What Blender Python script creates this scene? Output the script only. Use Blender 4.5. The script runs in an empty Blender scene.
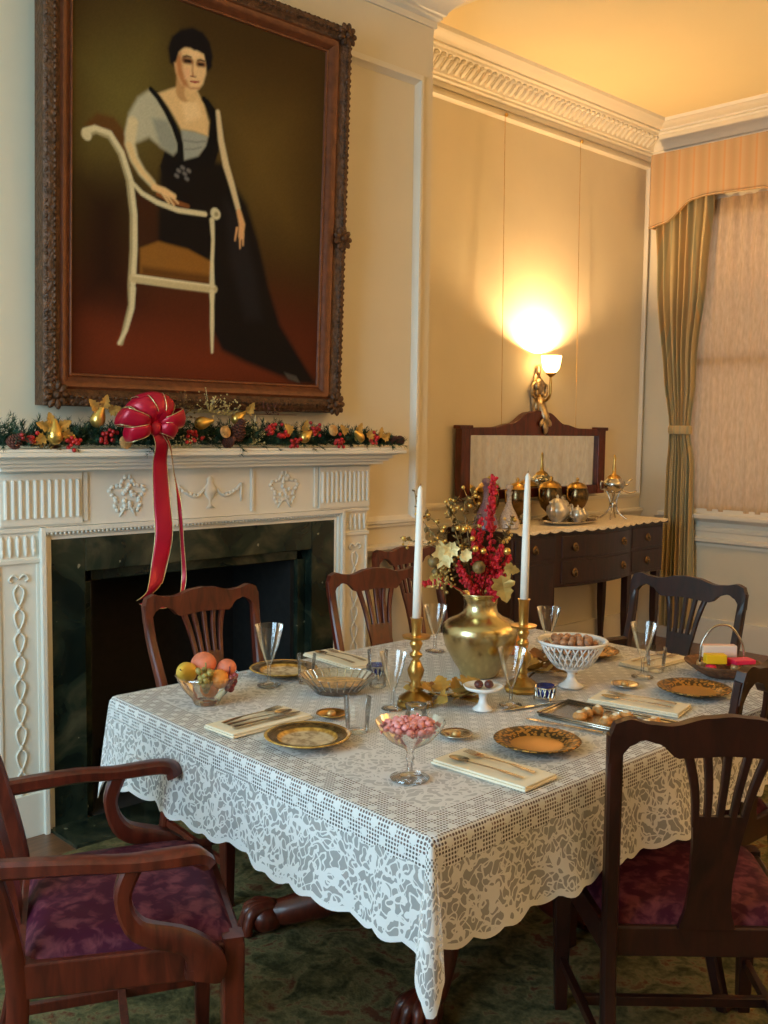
import bpy, math, random
import numpy as np
from mathutils import Vector, Matrix
PI = math.pi
C = bpy.context.scene.collection
sin, cos = math.sin, math.cos

# ------------------------------------------------------------------ materials
def new_mat(name):
    m = bpy.data.materials.new(name); m.use_nodes = True
    nt = m.node_tree; b = nt.nodes['Principled BSDF']
    return m, nt, b
def node(nt, t, **kw):
    n = nt.nodes.new(t)
    for k, v in kw.items():
        if k in n.inputs.keys(): n.inputs[k].default_value = v
        else: setattr(n, k, v)
    return n
def ramp(nt, fac, stops):
    r = nt.nodes.new('ShaderNodeValToRGB'); e = r.color_ramp.elements
    while len(e) < len(stops): e.new(0.5)
    for i, (p, c) in enumerate(stops):
        e[i].position = p; e[i].color = (c[0], c[1], c[2], 1)
    nt.links.new(fac, r.inputs[0]); return r.outputs[0]
def math_n(nt, op, a, b=None, c=None):
    n = nt.nodes.new('ShaderNodeMath'); n.operation = op
    for i, v in enumerate((a, b, c)):
        if v is None: continue
        if isinstance(v, (int, float)): n.inputs[i].default_value = v
        else: nt.links.new(v, n.inputs[i])
    return n.outputs[0]
def simple(name, col, rough=.5, metal=0., var=0., scale=20, bump=0., spec=None, coat=0., trans=0., bscale=None, emit=None):
    m, nt, b = new_mat(name)
    b.inputs['Roughness'].default_value = rough; b.inputs['Metallic'].default_value = metal
    if spec is not None: b.inputs['Specular IOR Level'].default_value = spec
    if coat: b.inputs['Coat Weight'].default_value = coat; b.inputs['Coat Roughness'].default_value = .12
    tc = node(nt, 'ShaderNodeTexCoord')
    nz = node(nt, 'ShaderNodeTexNoise', Scale=scale, Detail=4.0)
    nt.links.new(tc.outputs['Object'], nz.inputs['Vector'])
    lo = tuple(max(0, c*(1-var)) for c in col); hi = tuple(min(1, c*(1+var)) for c in col)
    nt.links.new(ramp(nt, nz.outputs[0], [(.3, lo), (.7, hi)]), b.inputs['Base Color'])
    if bump:
        bz = node(nt, 'ShaderNodeTexNoise', Scale=bscale or scale*3, Detail=3.0)
        nt.links.new(tc.outputs['Object'], bz.inputs['Vector'])
        bp = node(nt, 'ShaderNodeBump', Strength=bump, Distance=.01)
        nt.links.new(bz.outputs[0], bp.inputs['Height']); nt.links.new(bp.outputs[0], b.inputs['Normal'])
    return m
def wood(name, dark, light, rough=.3, coat=.3, sc=(6, 6, 1.2)):
    m, nt, b = new_mat(name)
    tc = node(nt, 'ShaderNodeTexCoord'); mp = node(nt, 'ShaderNodeMapping')
    mp.inputs['Scale'].default_value = sc
    nt.links.new(tc.outputs['Object'], mp.inputs[0])
    nz = node(nt, 'ShaderNodeTexNoise', Scale=5.0, Detail=6.0, Distortion=1.2)
    nt.links.new(mp.outputs[0], nz.inputs['Vector'])
    nt.links.new(ramp(nt, nz.outputs[0], [(.3, dark), (.7, light)]), b.inputs['Base Color'])
    b.inputs['Roughness'].default_value = rough; b.inputs['Coat Weight'].default_value = coat; b.inputs['Coat Roughness'].default_value = .15
    return m
def glass_mat(name, tint=(1, 1, 1), edge=.055, fm=.8):
    # thin clear glass: see-through film with fresnel reflections
    m = bpy.data.materials.new(name); m.use_nodes = True; nt = m.node_tree; nt.nodes.clear()
    out = node(nt, 'ShaderNodeOutputMaterial'); tr = node(nt, 'ShaderNodeBsdfTransparent'); gl = node(nt, 'ShaderNodeBsdfGlossy')
    tr.inputs['Color'].default_value = (*tint, 1); gl.inputs['Roughness'].default_value = .08
    lw = node(nt, 'ShaderNodeLayerWeight', Blend=.35)
    f = math_n(nt, 'MULTIPLY_ADD', lw.outputs['Fresnel'], fm, edge)
    mx = node(nt, 'ShaderNodeMixShader'); nt.links.new(f, mx.inputs[0]); nt.links.new(tr.outputs[0], mx.inputs[1]); nt.links.new(gl.outputs[0], mx.inputs[2])
    nt.links.new(mx.outputs[0], out.inputs[0]); return m

M = {}
M['wall'] = simple('cream_wallpaper', (.74, .66, .50), .7, var=.03, scale=3, bump=.05, bscale=160)
M['trimpaint'] = simple('cream_trim_paint', (.78, .72, .60), .45, var=.02, scale=5)
M['ceiling'] = simple('ceiling_plaster', (.86, .73, .44), .8, var=.02, scale=2, bump=.05, bscale=120)
M['mantelpaint'] = simple('white_mantel_paint', (.82, .78, .68), .4, var=.02, scale=6)
M['mahogany'] = wood('mahogany', (.045, .006, .003), (.135, .020, .008), .36, .12)
M['mahogany_dark'] = wood('dark_mahogany', (.014, .003, .002), (.042, .008, .004), .38, .10)
M['floorwood'] = wood('floor_boards', (.10, .045, .02), (.22, .10, .045), .4, .2, (1, 12, 1))
M['blackiron'] = simple('soot_black_firebrick', (.008, .007, .006), .9, var=.4, scale=30)
M['oldbrass'] = simple('tarnished_brass', (.26, .15, .06), .4, 1., var=.3, scale=60)
M['brass'] = simple('aged_brass', (.56, .34, .10), .28, 1., var=.25, scale=30)
M['goldvase'] = simple('brushed_gold_brass', (.66, .54, .28), .25, 1., var=.12, scale=12, bump=.03, bscale=60)
M['goldleaf'] = simple('gold_leaf_fabric', (.50, .31, .08), .42, .35, var=.35, scale=25)
M['goldorn'] = simple('gold_ornament', (.78, .50, .13), .28, .85, var=.12, scale=20)
M['paleleaf'] = simple('pale_gold_petal', (.80, .62, .28), .5, .1, var=.15, scale=20)
M['silver'] = simple('silver', (.55, .50, .42), .25, 1., var=.15, scale=30)
M['silverblue'] = simple('silver_cobalt', (.30, .32, .42), .2, 1., var=.5, scale=120)
M['cobalt'] = simple('cobalt_glass', (.012, .015, .12), .1)
M['candle'] = simple('ivory_wax', (.88, .80, .70), .45, var=.02)
M['napkin'] = simple('cream_linen', (.82, .72, .54), .8, var=.03, bump=.05, bscale=400)
M['china'] = simple('white_china', (.85, .82, .78), .25, coat=.3)
M['nut'] = simple('walnut_shell', (.42, .20, .10), .6, var=.5, scale=60, bump=.5, bscale=90)
M['choc'] = simple('chocolate', (.09, .022, .018), .45, var=.3)
M['pinkcandy'] = simple('pink_candy_wrapper', (.86, .30, .28), .35, var=.35, scale=90)
M['peach'] = simple('peach_skin', (.80, .20, .10), .55, var=.45, scale=14)
M['pearfruit'] = simple('yellow_pear_skin', (.78, .48, .06), .45, var=.2, scale=18)
M['orangefruit'] = simple('orange_skin', (.80, .28, .04), .5, var=.15, scale=30, bump=.2, bscale=150)
M['greengrape'] = simple('green_grape', (.34, .26, .07), .3, var=.3)
M['redgrape'] = simple('red_grape', (.22, .03, .035), .3, var=.3)
M['pine'] = simple('pine_needles', (.014, .050, .022), .7, var=.6, scale=30)
M['redribbon'] = simple('red_satin_ribbon', (.46, .004, .028), .32, .15, var=.15, scale=10)
M['redberry'] = simple('red_berry', (.48, .014, .014), .35, var=.3)
M['redflower'] = simple('red_dried_flower', (.50, .004, .012), .6, var=.4, scale=60)
M['cone'] = simple('pinecone_scales', (.12, .035, .02), .7, var=.4, scale=40)
M['orangeslice'] = simple('dried_orange', (.55, .30, .10), .6, var=.4, scale=60)
M['glitter'] = simple('gold_glitter', (.85, .68, .34), .3, .7, var=.4, scale=200)
M['euca'] = simple('bronze_dried_leaves', (.20, .12, .035), .55, .15, var=.6, scale=60)
M['stem'] = simple('brown_stem', (.10, .055, .02), .7)
M['blackplastic'] = simple('black_metal', (.01, .01, .01), .5)
M['redstripe'] = None
M['yellowbox'] = simple('yellow_box_card', (.85, .50, .01), .5)
M['redpaper'] = simple('red_candy_paper', (.75, .02, .08), .4, var=.2)
M['basketwood'] = simple('brown_wicker', (.16, .06, .02), .6, var=.4, scale=60, bump=.6, bscale=90)
M['decanter'] = simple('frosted_cut_glass', (.66, .56, .48), .18, var=.3, scale=120)
M['decanter'].node_tree.nodes['Principled BSDF'].inputs['Alpha'].default_value = .72
M['lilacglass'] = simple('lilac_cut_glass', (.34, .22, .32), .18, var=.3, scale=120)
M['lilacglass'].node_tree.nodes['Principled BSDF'].inputs['Alpha'].default_value = .75
M['glass'] = glass_mat('clear_glass')
M['bowlglass'] = glass_mat('smoky_cut_glass', (.93, .89, .80), .12)
M['darkurn'] = simple('dark_bronze', (.20, .13, .06), .25, 1., var=.4)
M['teaset'] = simple('silver_tea_service', (.66, .62, .54), .32, .75, var=.15)

def marble():
    m, nt, b = new_mat('dark_green_marble'); tc = node(nt, 'ShaderNodeTexCoord')
    n1 = node(nt, 'ShaderNodeTexNoise', Scale=6.0, Detail=8.0, Distortion=.8); nt.links.new(tc.outputs['Object'], n1.inputs['Vector'])
    base = ramp(nt, n1.outputs[0], [(.35, (.005, .010, .008)), (.52, (.020, .030, .020)), (.72, (.085, .080, .045))])
    vo = node(nt, 'ShaderNodeTexVoronoi', Scale=17.0); nt.links.new(tc.outputs['Object'], vo.inputs['Vector'])
    n2 = node(nt, 'ShaderNodeTexNoise', Scale=26.0, Detail=3.0); nt.links.new(tc.outputs['Object'], n2.inputs['Vector'])
    sp = math_n(nt, 'LESS_THAN', math_n(nt, 'ADD', vo.outputs['Distance'], math_n(nt, 'MULTIPLY', n2.outputs[0], .9)), .44)
    mx = node(nt, 'ShaderNodeMix', data_type='RGBA'); nt.links.new(sp, mx.inputs[0]); nt.links.new(base, mx.inputs[6]); mx.inputs[7].default_value = (.24, .23, .15, 1)
    nt.links.new(mx.outputs[2], b.inputs['Base Color']); b.inputs['Roughness'].default_value = .16
    return m
M['marble'] = marble()
def damask():
    m, nt, b = new_mat('burgundy_damask'); tc = node(nt, 'ShaderNodeTexCoord')
    n1 = node(nt, 'ShaderNodeTexNoise', Scale=34.0, Detail=5.0, Distortion=.6); nt.links.new(tc.outputs['Object'], n1.inputs['Vector'])
    v = node(nt, 'ShaderNodeTexVoronoi', Scale=26.0); nt.links.new(tc.outputs['Object'], v.inputs['Vector'])
    s = math_n(nt, 'ADD', n1.outputs[0], math_n(nt, 'MULTIPLY', v.outputs['Distance'], -.28))
    nt.links.new(ramp(nt, s, [(.30, (.050, .004, .016)), (.52, (.15, .034, .045))]), b.inputs['Base Color'])
    b.inputs['Roughness'].default_value = .6; b.inputs['Specular IOR Level'].default_value = .15
    return m
M['damask'] = damask()
def rugm():
    m, nt, b = new_mat('olive_patterned_rug'); tc = node(nt, 'ShaderNodeTexCoord')
    n1 = node(nt, 'ShaderNodeTexNoise', Scale=9.0, Detail=5.0, Distortion=1.5); nt.links.new(tc.outputs['Object'], n1.inputs['Vector'])
    n2 = node(nt, 'ShaderNodeTexNoise', Scale=70.0, Detail=2.0); nt.links.new(tc.outputs['Object'], n2.inputs['Vector'])
    s = math_n(nt, 'MULTIPLY_ADD', n2.outputs[0], .25, math_n(nt, 'MULTIPLY', n1.outputs[0], .8))
    nt.links.new(ramp(nt, s, [(.38, (.045, .045, .020)), (.50, (.115, .105, .046)), (.57, (.18, .15, .07)), (.66, (.13, .05, .025))]), b.inputs['Base Color'])
    b.inputs['Roughness'].default_value = .95; b.inputs['Specular IOR Level'].default_value = .1
    bp = node(nt, 'ShaderNodeBump', Strength=.4, Distance=.01); nt.links.new(n2.outputs[0], bp.inputs['Height']); nt.links.new(bp.outputs[0], b.inputs['Normal'])
    return m
M['rug'] = rugm()
def stripes(name, stops, scale, rough=.7, axis=1):
    m, nt, b = new_mat(name); tc = node(nt, 'ShaderNodeTexCoord'); sx = node(nt, 'ShaderNodeSeparateXYZ')
    nt.links.new(tc.outputs['Object'], sx.inputs[0])
    f = math_n(nt, 'FRACT', math_n(nt, 'MULTIPLY', sx.outputs[axis], scale))
    nt.links.new(ramp(nt, f, stops), b.inputs['Base Color']); b.inputs['Roughness'].default_value = rough
    return m
M['valance'] = stripes('peach_striped_valance', [(0, (.46, .29, .15)), (.3, (.50, .35, .20)), (.36, (.52, .28, .12)), (.42, (.52, .28, .12)), (.5, (.49, .33, .18)), (.8, (.43, .29, .15)), (1, (.46, .29, .15))], 9.0)
M['curtain'] = stripes('gold_striped_curtain', [(0, (.48, .36, .17)), (.4, (.52, .39, .19)), (.45, (.37, .33, .18)), (.7, (.42, .36, .20)), (.75, (.54, .35, .15)), (1, (.48, .36, .17))], 22.0)
M['candystripe'] = stripes('red_white_stripe_paper', [(0, (.80, .66, .55)), (.62, (.85, .72, .60)), (.68, (.75, .08, .10)), (.95, (.75, .08, .10)), (1, (.8, .66, .55))], 62.0, .4)
def sheer():
    m = bpy.data.materials.new('sheer_curtain_cloth'); m.use_nodes = True; nt = m.node_tree; nt.nodes.clear()
    out = node(nt, 'ShaderNodeOutputMaterial'); tl = node(nt, 'ShaderNodeBsdfTranslucent'); df = node(nt, 'ShaderNodeBsdfDiffuse'); tr = node(nt, 'ShaderNodeBsdfTransparent')
    tc = node(nt, 'ShaderNodeTexCoord'); mp = node(nt, 'ShaderNodeMapping'); mp.inputs['Scale'].default_value = (1, 1, .28); nt.links.new(tc.outputs['Object'], mp.inputs[0])
    n1 = node(nt, 'ShaderNodeTexNoise', Scale=60.0, Detail=4.0); nt.links.new(mp.outputs[0], n1.inputs['Vector'])
    col = ramp(nt, n1.outputs[0], [(.3, (.60, .42, .25)), (.7, (.74, .54, .34))])
    nt.links.new(col, tl.inputs[0]); nt.links.new(col, df.inputs[0])
    m1 = node(nt, 'ShaderNodeMixShader'); m1.inputs[0].default_value = .5
    nt.links.new(df.outputs[0], m1.inputs[1]); nt.links.new(tl.outputs[0], m1.inputs[2])
    m2 = node(nt, 'ShaderNodeMixShader'); m2.inputs[0].default_value = .05
    nt.links.new(m1.outputs[0], m2.inputs[1]); nt.links.new(tr.outputs[0], m2.inputs[2]); nt.links.new(m2.outputs[0], out.inputs[0])
    return m
M['sheer'] = sheer()
def lace(name='white_lace', plain=False):
    m = bpy.data.materials.new(name); m.use_nodes = True; nt = m.node_tree; nt.nodes.clear()
    out = node(nt, 'ShaderNodeOutputMaterial'); tr = node(nt, 'ShaderNodeBsdfTransparent')
    df = node(nt, 'ShaderNodeBsdfDiffuse'); tl = node(nt, 'ShaderNodeBsdfTranslucent')
    df.inputs[0].default_value = (.84, .82, .80, 1); tl.inputs[0].default_value = (.84, .82, .80, 1)
    uv = node(nt, 'ShaderNodeUVMap', uv_map='flat'); ed = node(nt, 'ShaderNodeUVMap', uv_map='edge')
    se = node(nt, 'ShaderNodeSeparateXYZ'); nt.links.new(ed.outputs[0], se.inputs[0]); e = se.outputs[1]
    su = node(nt, 'ShaderNodeSeparateXYZ'); nt.links.new(uv.outputs[0], su.inputs[0])
    def iso(scale, w, off=0., dist=.0):
        n = node(nt, 'ShaderNodeTexNoise', Scale=scale, Detail=0.0, Distortion=dist)
        mp = node(nt, 'ShaderNodeMapping'); mp.inputs['Location'].default_value = (off, off*.7, 0)
        nt.links.new(uv.outputs[0], mp.inputs[0]); nt.links.new(mp.outputs[0], n.inputs['Vector'])
        return math_n(nt, 'LESS_THAN', math_n(nt, 'ABSOLUTE', math_n(nt, 'SUBTRACT', n.outputs[0], .5)), w)
    def lattice(k, th, rot=0.):
        a, b2 = su.outputs[0], su.outputs[1]
        if rot:
            a, b2 = math_n(nt, 'ADD', su.outputs[0], su.outputs[1]), math_n(nt, 'SUBTRACT', su.outputs[0], su.outputs[1])
        p = math_n(nt, 'MULTIPLY', math_n(nt, 'SINE', math_n(nt, 'MULTIPLY', a, k)), math_n(nt, 'SINE', math_n(nt, 'MULTIPLY', b2, k)))
        return math_n(nt, 'GREATER_THAN', math_n(nt, 'ABSOLUTE', p), th)
    # floral scroll border on net ground
    scroll = math_n(nt, 'MAXIMUM', iso(30., .060, 0., .7), iso(52., .055, 3.3, .3))
    hemline = math_n(nt, 'LESS_THAN', e, .012)
    border = math_n(nt, 'MAXIMUM', math_n(nt, 'MAXIMUM', scroll, hemline), .46)
    # crochet ring with small round holes in square clusters
    holes = math_n(nt, 'MULTIPLY', lattice(2*PI/.0165, .50), math_n(nt, 'SUBTRACT', 1., lattice(2*PI/.11, .72, 1)))
    crochet = math_n(nt, 'SUBTRACT', 1., math_n(nt, 'MULTIPLY', holes, math_n(nt, 'MULTIPLY_ADD', math_n(nt, 'GREATER_THAN', e, .31), -.35, .85)))
    # centre: finer flowers on net
    centre = math_n(nt, 'MAXIMUM', math_n(nt, 'MAXIMUM', iso(30., .075, 7., .5), iso(52., .06, 1.3, .2)), .70)
    z1 = math_n(nt, 'LESS_THAN', e, .160)
    z3 = math_n(nt, 'MULTIPLY', math_n(nt, 'GREATER_THAN', e, .30), math_n(nt, 'LESS_THAN', e, .48))
    mA = node(nt, 'ShaderNodeMix', data_type='FLOAT'); nt.links.new(z1, mA.inputs[0]); nt.links.new(crochet, mA.inputs[2]); nt.links.new(border, mA.inputs[3])
    mB = node(nt, 'ShaderNodeMix', data_type='FLOAT'); nt.links.new(z3, mB.inputs[0]); nt.links.new(mA.outputs[0], mB.inputs[2]); nt.links.new(centre, mB.inputs[3])
    ms = node(nt, 'ShaderNodeMixShader'); ms.inputs[0].default_value = .22
    nt.links.new(df.outputs[0], ms.inputs[1]); nt.links.new(tl.outputs[0], ms.inputs[2])
    mx = node(nt, 'ShaderNodeMixShader'); nt.links.new(mB.outputs[0], mx.inputs[0]); nt.links.new(tr.outputs[0], mx.inputs[1]); nt.links.new(ms.outputs[0], mx.inputs[2])
    nt.links.new(mx.outputs[0], out.inputs[0]); return m
M['lace'] = lace()
def platemat():
    m, nt, b = new_mat('gilt_rim_plate'); tc = node(nt, 'ShaderNodeTexCoord'); vm = node(nt, 'ShaderNodeVectorMath', operation='LENGTH')
    nt.links.new(tc.outputs['Object'], vm.inputs[0])
    col = ramp(nt, vm.outputs['Value'], [(0, (.80, .66, .42)), (.060, (.78, .62, .38)), (.064, (.75, .42, .08)), (.072, (.75, .42, .08)), (.074, (.10, .06, .02)), (.094, (.16, .09, .025)), (.096, (.7, .42, .1))])
    n = node(nt, 'ShaderNodeTexNoise', Scale=60.0, Detail=3.0); nt.links.new(tc.outputs['Object'], n.inputs['Vector'])
    mx = node(nt, 'ShaderNodeMix', data_type='RGBA', blend_type='MULTIPLY'); mx.inputs[0].default_value = 1.
    nt.links.new(col, mx.inputs[6]); nt.links.new(ramp(nt, n.outputs[0], [(.4, (.55, .5, .45)), (.6, (1, 1, 1))]), mx.inputs[7])
    nt.links.new(mx.outputs[2], b.inputs['Base Color']); b.inputs['Roughness'].default_value = .22; b.inputs['Metallic'].default_value = .25
    return m
M['plate_gilt'] = platemat()
def goldplate():
    m, nt, b = new_mat('gold_etched_plate'); tc = node(nt, 'ShaderNodeTexCoord'); vm = node(nt, 'ShaderNodeVectorMath', operation='LENGTH')
    nt.links.new(tc.outputs['Object'], vm.inputs[0])
    v = node(nt, 'ShaderNodeTexVoronoi', Scale=110.0); nt.links.new(tc.outputs['Object'], v.inputs['Vector'])
    inr = math_n(nt, 'GREATER_THAN', vm.outputs['Value'], .062)
    pat = math_n(nt, 'MULTIPLY', inr, math_n(nt, 'GREATER_THAN', v.outputs['Distance'], .5))
    mx = node(nt, 'ShaderNodeMix', data_type='RGBA'); nt.links.new(pat, mx.inputs[0]); mx.inputs[6].default_value = (.46, .25, .06, 1); mx.inputs[7].default_value = (.08, .05, .02, 1)
    nt.links.new(mx.outputs[2], b.inputs['Base Color']); b.inputs['Metallic'].default_value = .75; b.inputs['Roughness'].default_value = .40
    return m
M['plate_gold'] = goldplate()
def canvasm():
    m, nt, b = new_mat('oil_canvas'); a = node(nt, 'ShaderNodeVertexColor', layer_name='paint')
    nt.links.new(a.outputs[0], b.inputs['Base Color']); b.inputs['Roughness'].default_value = .7
    b.inputs['Specular IOR Level'].default_value = .12
    return m
M['canvas'] = canvasm()
M['frame'] = simple('carved_gilt_brown_frame', (.10, .042, .017), .45, .3, var=.5, scale=40, bump=.9, bscale=70)
M['framein'] = simple('red_brown_inner_frame', (.14, .040, .014), .38, .2, var=.25, scale=30, bump=.2, bscale=60)
def emis(name, col, s):
    m, nt, b = new_mat(name); b.inputs['Base Color'].default_value = (*col, 1)
    b.inputs['Emission Color'].default_value = (*col, 1); b.inputs['Emission Strength'].default_value = s; return m
M['shade'] = emis('lit_glass_shade', (1., .62, .22), 9.)
m_, nt_, b_ = new_mat('mirror_glass'); b_.inputs['Base Color'].default_value = (.78, .82, .76, 1); b_.inputs['Metallic'].default_value = 1.; b_.inputs['Roughness'].default_value = .03
M['mirror'] = m_
M['lace_runner'] = simple('lace_runner_cloth', (.74, .64, .48), .8, var=.15, scale=80)
M['tanwrap'] = simple('gold_wrapped_sweets', (.75, .42, .16), .35, .3, var=.5, scale=80)

# ------------------------------------------------------------------ mesh builder
class MB:
    def __init__(s): s.v = []; s.f = []
    def add(s, vs, fs):
        o = len(s.v); s.v += [tuple(v) for v in vs]; s.f += [tuple(i+o for i in f) for f in fs]; return s
    def box(s, x0, x1, y0, y1, z0, z1):
        return s.add([(x0,y0,z0),(x1,y0,z0),(x1,y1,z0),(x0,y1,z0),(x0,y0,z1),(x1,y0,z1),(x1,y1,z1),(x0,y1,z1)],
                     [(3,2,1,0),(4,5,6,7),(0,1,5,4),(1,2,6,5),(2,3,7,6),(3,0,4,7)])
    def lathe(s, prof, c=(0,0,0), seg=24, sx=1., sy=1., cap=False):
        n = len(prof); vs = []; fs = []
        for (r, z) in prof:
            for k in range(seg):
                a = 2*PI*k/seg; vs.append((c[0]+r*sx*cos(a), c[1]+r*sy*sin(a), c[2]+z))
        for i in range(n-1):
            for k in range(seg):
                k2 = (k+1) % seg; fs.append((i*seg+k, i*seg+k2, (i+1)*seg+k2, (i+1)*seg+k))
        if cap: fs.append(tuple(reversed(range(seg)))); fs.append(tuple((n-1)*seg+k for k in range(seg)))
        return s.add(vs, fs)
    def ell(s, c, r, seg=12, rings=8, rot=None):
        if isinstance(r, (int, float)): r = (r, r, r)
        vs = [Vector((0,0,-r[2]))]; fs = []
        for i in range(1, rings):
            p = -PI/2+PI*i/rings
            for k in range(seg):
                a = 2*PI*k/seg; vs.append(Vector((r[0]*cos(p)*cos(a), r[1]*cos(p)*sin(a), r[2]*sin(p))))
        vs.append(Vector((0,0,r[2]))); t = len(vs)-1
        for k in range(seg):
            k2 = (k+1) % seg; fs.append((0, 1+k2, 1+k)); fs.append((t, 1+(rings-2)*seg+k, 1+(rings-2)*seg+k2))
            for i in range(rings-2): fs.append((1+i*seg+k, 1+i*seg+k2, 1+(i+1)*seg+k2, 1+(i+1)*seg+k))
        cc = Vector(c)
        return s.add([(rot @ v if rot else v)+cc for v in vs], fs)
    def sweep(s, pts, w, d, ref=(0,1,0), rnd=.3, smoothn=0):
        # rounded-rectangle section along a path: w across (perpendicular to ref), d along ref
        P = [Vector(p) for p in pts]; n = len(P); ref = Vector(ref)
        W = w if isinstance(w, (list, tuple)) else [w]*n; D = d if isinstance(d, (list, tuple)) else [d]*n
        vs = []; fs = []
        sec = [(-1,-1+rnd),(-1,1-rnd),(-1+rnd,1),(1-rnd,1),(1,1-rnd),(1,-1+rnd),(1-rnd,-1),(-1+rnd,-1)]
        for i in range(n):
            t = (P[min(i+1,n-1)]-P[max(i-1,0)]).normalized()
            a = t.cross(ref).normalized(); b = a.cross(t).normalized()
            for (x, y) in sec: vs.append(P[i]+a*x*W[i]/2+b*y*D[i]/2)
        for i in range(n-1):
            for k in range(8):
                k2 = (k+1) % 8; fs.append((i*8+k, i*8+k2, (i+1)*8+k2, (i+1)*8+k))
        fs.append(tuple(reversed(range(8)))); fs.append(tuple((n-1)*8+k for k in range(8)))
        return s.add(vs, fs)
    def tube(s, pts, r, seg=8):
        P = [Vector(p) for p in pts]; n = len(P); R_ = r if isinstance(r, (list, tuple)) else [r]*n; vs = []; fs = []
        t0 = (P[1]-P[0]).normalized(); up = Vector((0,0,1)) if abs(t0.z) < .9 else Vector((1,0,0))
        a = t0.cross(up).normalized()
        for i in range(n):
            t = (P[min(i+1,n-1)]-P[max(i-1,0)]).normalized()
            a = (a-t*a.dot(t)).normalized(); b = t.cross(a)
            for k in range(seg):
                q = 2*PI*k/seg; vs.append(P[i]+(a*cos(q)+b*sin(q))*R_[i])
        for i in range(n-1):
            for k in range(seg):
                k2 = (k+1) % seg; fs.append((i*seg+k, i*seg+k2, (i+1)*seg+k2, (i+1)*seg+k))
        fs.append(tuple(reversed(range(seg)))); fs.append(tuple((n-1)*seg+k for k in range(seg)))
        return s.add(vs, fs)
    def prism(s, poly, axis, a, b):
        # poly: 2D points; axis 'x': (y,z); 'y': (x,z); 'z': (x,y)
        f = {'x': lambda p, t: (t, p[0], p[1]), 'y': lambda p, t: (p[0], t, p[1]), 'z': lambda p, t: (p[0], p[1], t)}[axis]
        n = len(poly); vs = [f(p, a) for p in poly]+[f(p, b) for p in poly]
        fs = [tuple(range(n)), tuple(reversed(range(n, 2*n)))]+[(i, i+n, (i+1) % n+n, (i+1) % n) for i in range(n)]
        return s.add(vs, fs)
    def strip(s, top, bot, y0, y1):
        # plate between two curves sampled alike: points (x,z) with y given per point list or number
        n = len(top); vs = []
        for i in range(n):
            ya = y0(top[i][1]) if callable(y0) else y0; yb = y0(bot[i][1]) if callable(y0) else y0
            th = y1
            vs += [(top[i][0], ya-th/2, top[i][1]), (top[i][0], ya+th/2, top[i][1]), (bot[i][0], yb-th/2, bot[i][1]), (bot[i][0], yb+th/2, bot[i][1])]
        fs = []
        for i in range(n-1):
            a, b = 4*i, 4*i+4
            fs += [(a, b, b+1, a+1), (a+2, a+3, b+3, b+2), (a, a+2, b+2, b), (a+1, b+1, b+3, a+3)]
        fs += [(0, 1, 3, 2), (4*n-4, 4*n-2, 4*n-1, 4*n-3)]
        return s.add(vs, fs)
    def xf(s, mat):
        s.v = [tuple(mat @ Vector(v)) for v in s.v]; return s
    def build(s, name, mat, parent=None, smooth=False, bev=0, sub=0, loc=None, wn=False):
        me = bpy.data.meshes.new(name); me.from_pydata(s.v, [], s.f); me.update()
        import bmesh
        bm = bmesh.new(); bm.from_mesh(me); bmesh.ops.recalc_face_normals(bm, faces=bm.faces); bm.to_mesh(me); bm.free()
        o = bpy.data.objects.new(name, me); C.objects.link(o); me.materials.append(M[mat] if isinstance(mat, str) else mat)
        if smooth:
            for p in me.polygons: p.use_smooth = True
            if smooth == 'auto':
                md = o.modifiers.new('split', 'EDGE_SPLIT'); md.split_angle = math.radians(38)
        if bev:
            md = o.modifiers.new('bevel', 'BEVEL'); md.width = bev; md.segments = 2; md.limit_method = 'ANGLE'
        if sub:
            md = o.modifiers.new('sub', 'SUBSURF'); md.levels = sub; md.render_levels = sub
        if parent: o.parent = parent
        if loc: o.location = loc
        return o
def tag(o, label, cat, group=None, kind=None):
    o['label'] = label; o['category'] = cat
    if group: o['group'] = group
    if kind: o['kind'] = kind
    return o
def thing(name, label, cat, loc=(0,0,0), rz=0., group=None):
    o = bpy.data.objects.new(name, None); C.objects.link(o); o.empty_display_size = .05
    o.location = loc; o.rotation_euler = (0, 0, rz); return tag(o, label, cat, group)
def struct(o): o['kind'] = 'structure'; return o
KIDS = {}
def dup(o, loc=None, rz=None, label=None, parent=None, scale=None):
    c = o.copy(); C.objects.link(c)
    if parent: c.parent = parent
    if loc is not None: c.location = loc
    if rz is not None: c.rotation_euler = (0, 0, rz)
    if scale: c.scale = (scale,)*3
    if label: c['label'] = label
    for ch in list(o.children): dup(ch, parent=c)
    return c
def lerp(a, b, t): return a+(b-a)*t
def interp(x, pts):
    if x <= pts[0][0]: return pts[0][1]
    for (a, va), (b, vb) in zip(pts, pts[1:]):
        if x <= b:
            t = (x-a)/(b-a); t = t*t*(3-2*t); return va+(vb-va)*t
    return pts[-1][1]
def catmull(pts, n=6):
    P = [Vector(p) for p in pts]; out = []
    for i in range(len(P)-1):
        p0, p1, p2, p3 = P[max(i-1,0)], P[i], P[i+1], P[min(i+2,len(P)-1)]
        for k in range(n):
            t = k/n; out.append(.5*((2*p1)+(p2-p0)*t+(2*p0-5*p1+4*p2-p3)*t*t+(3*p1-p0-3*p2+p3)*t**3))
    out.append(P[-1]); return out
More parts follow.
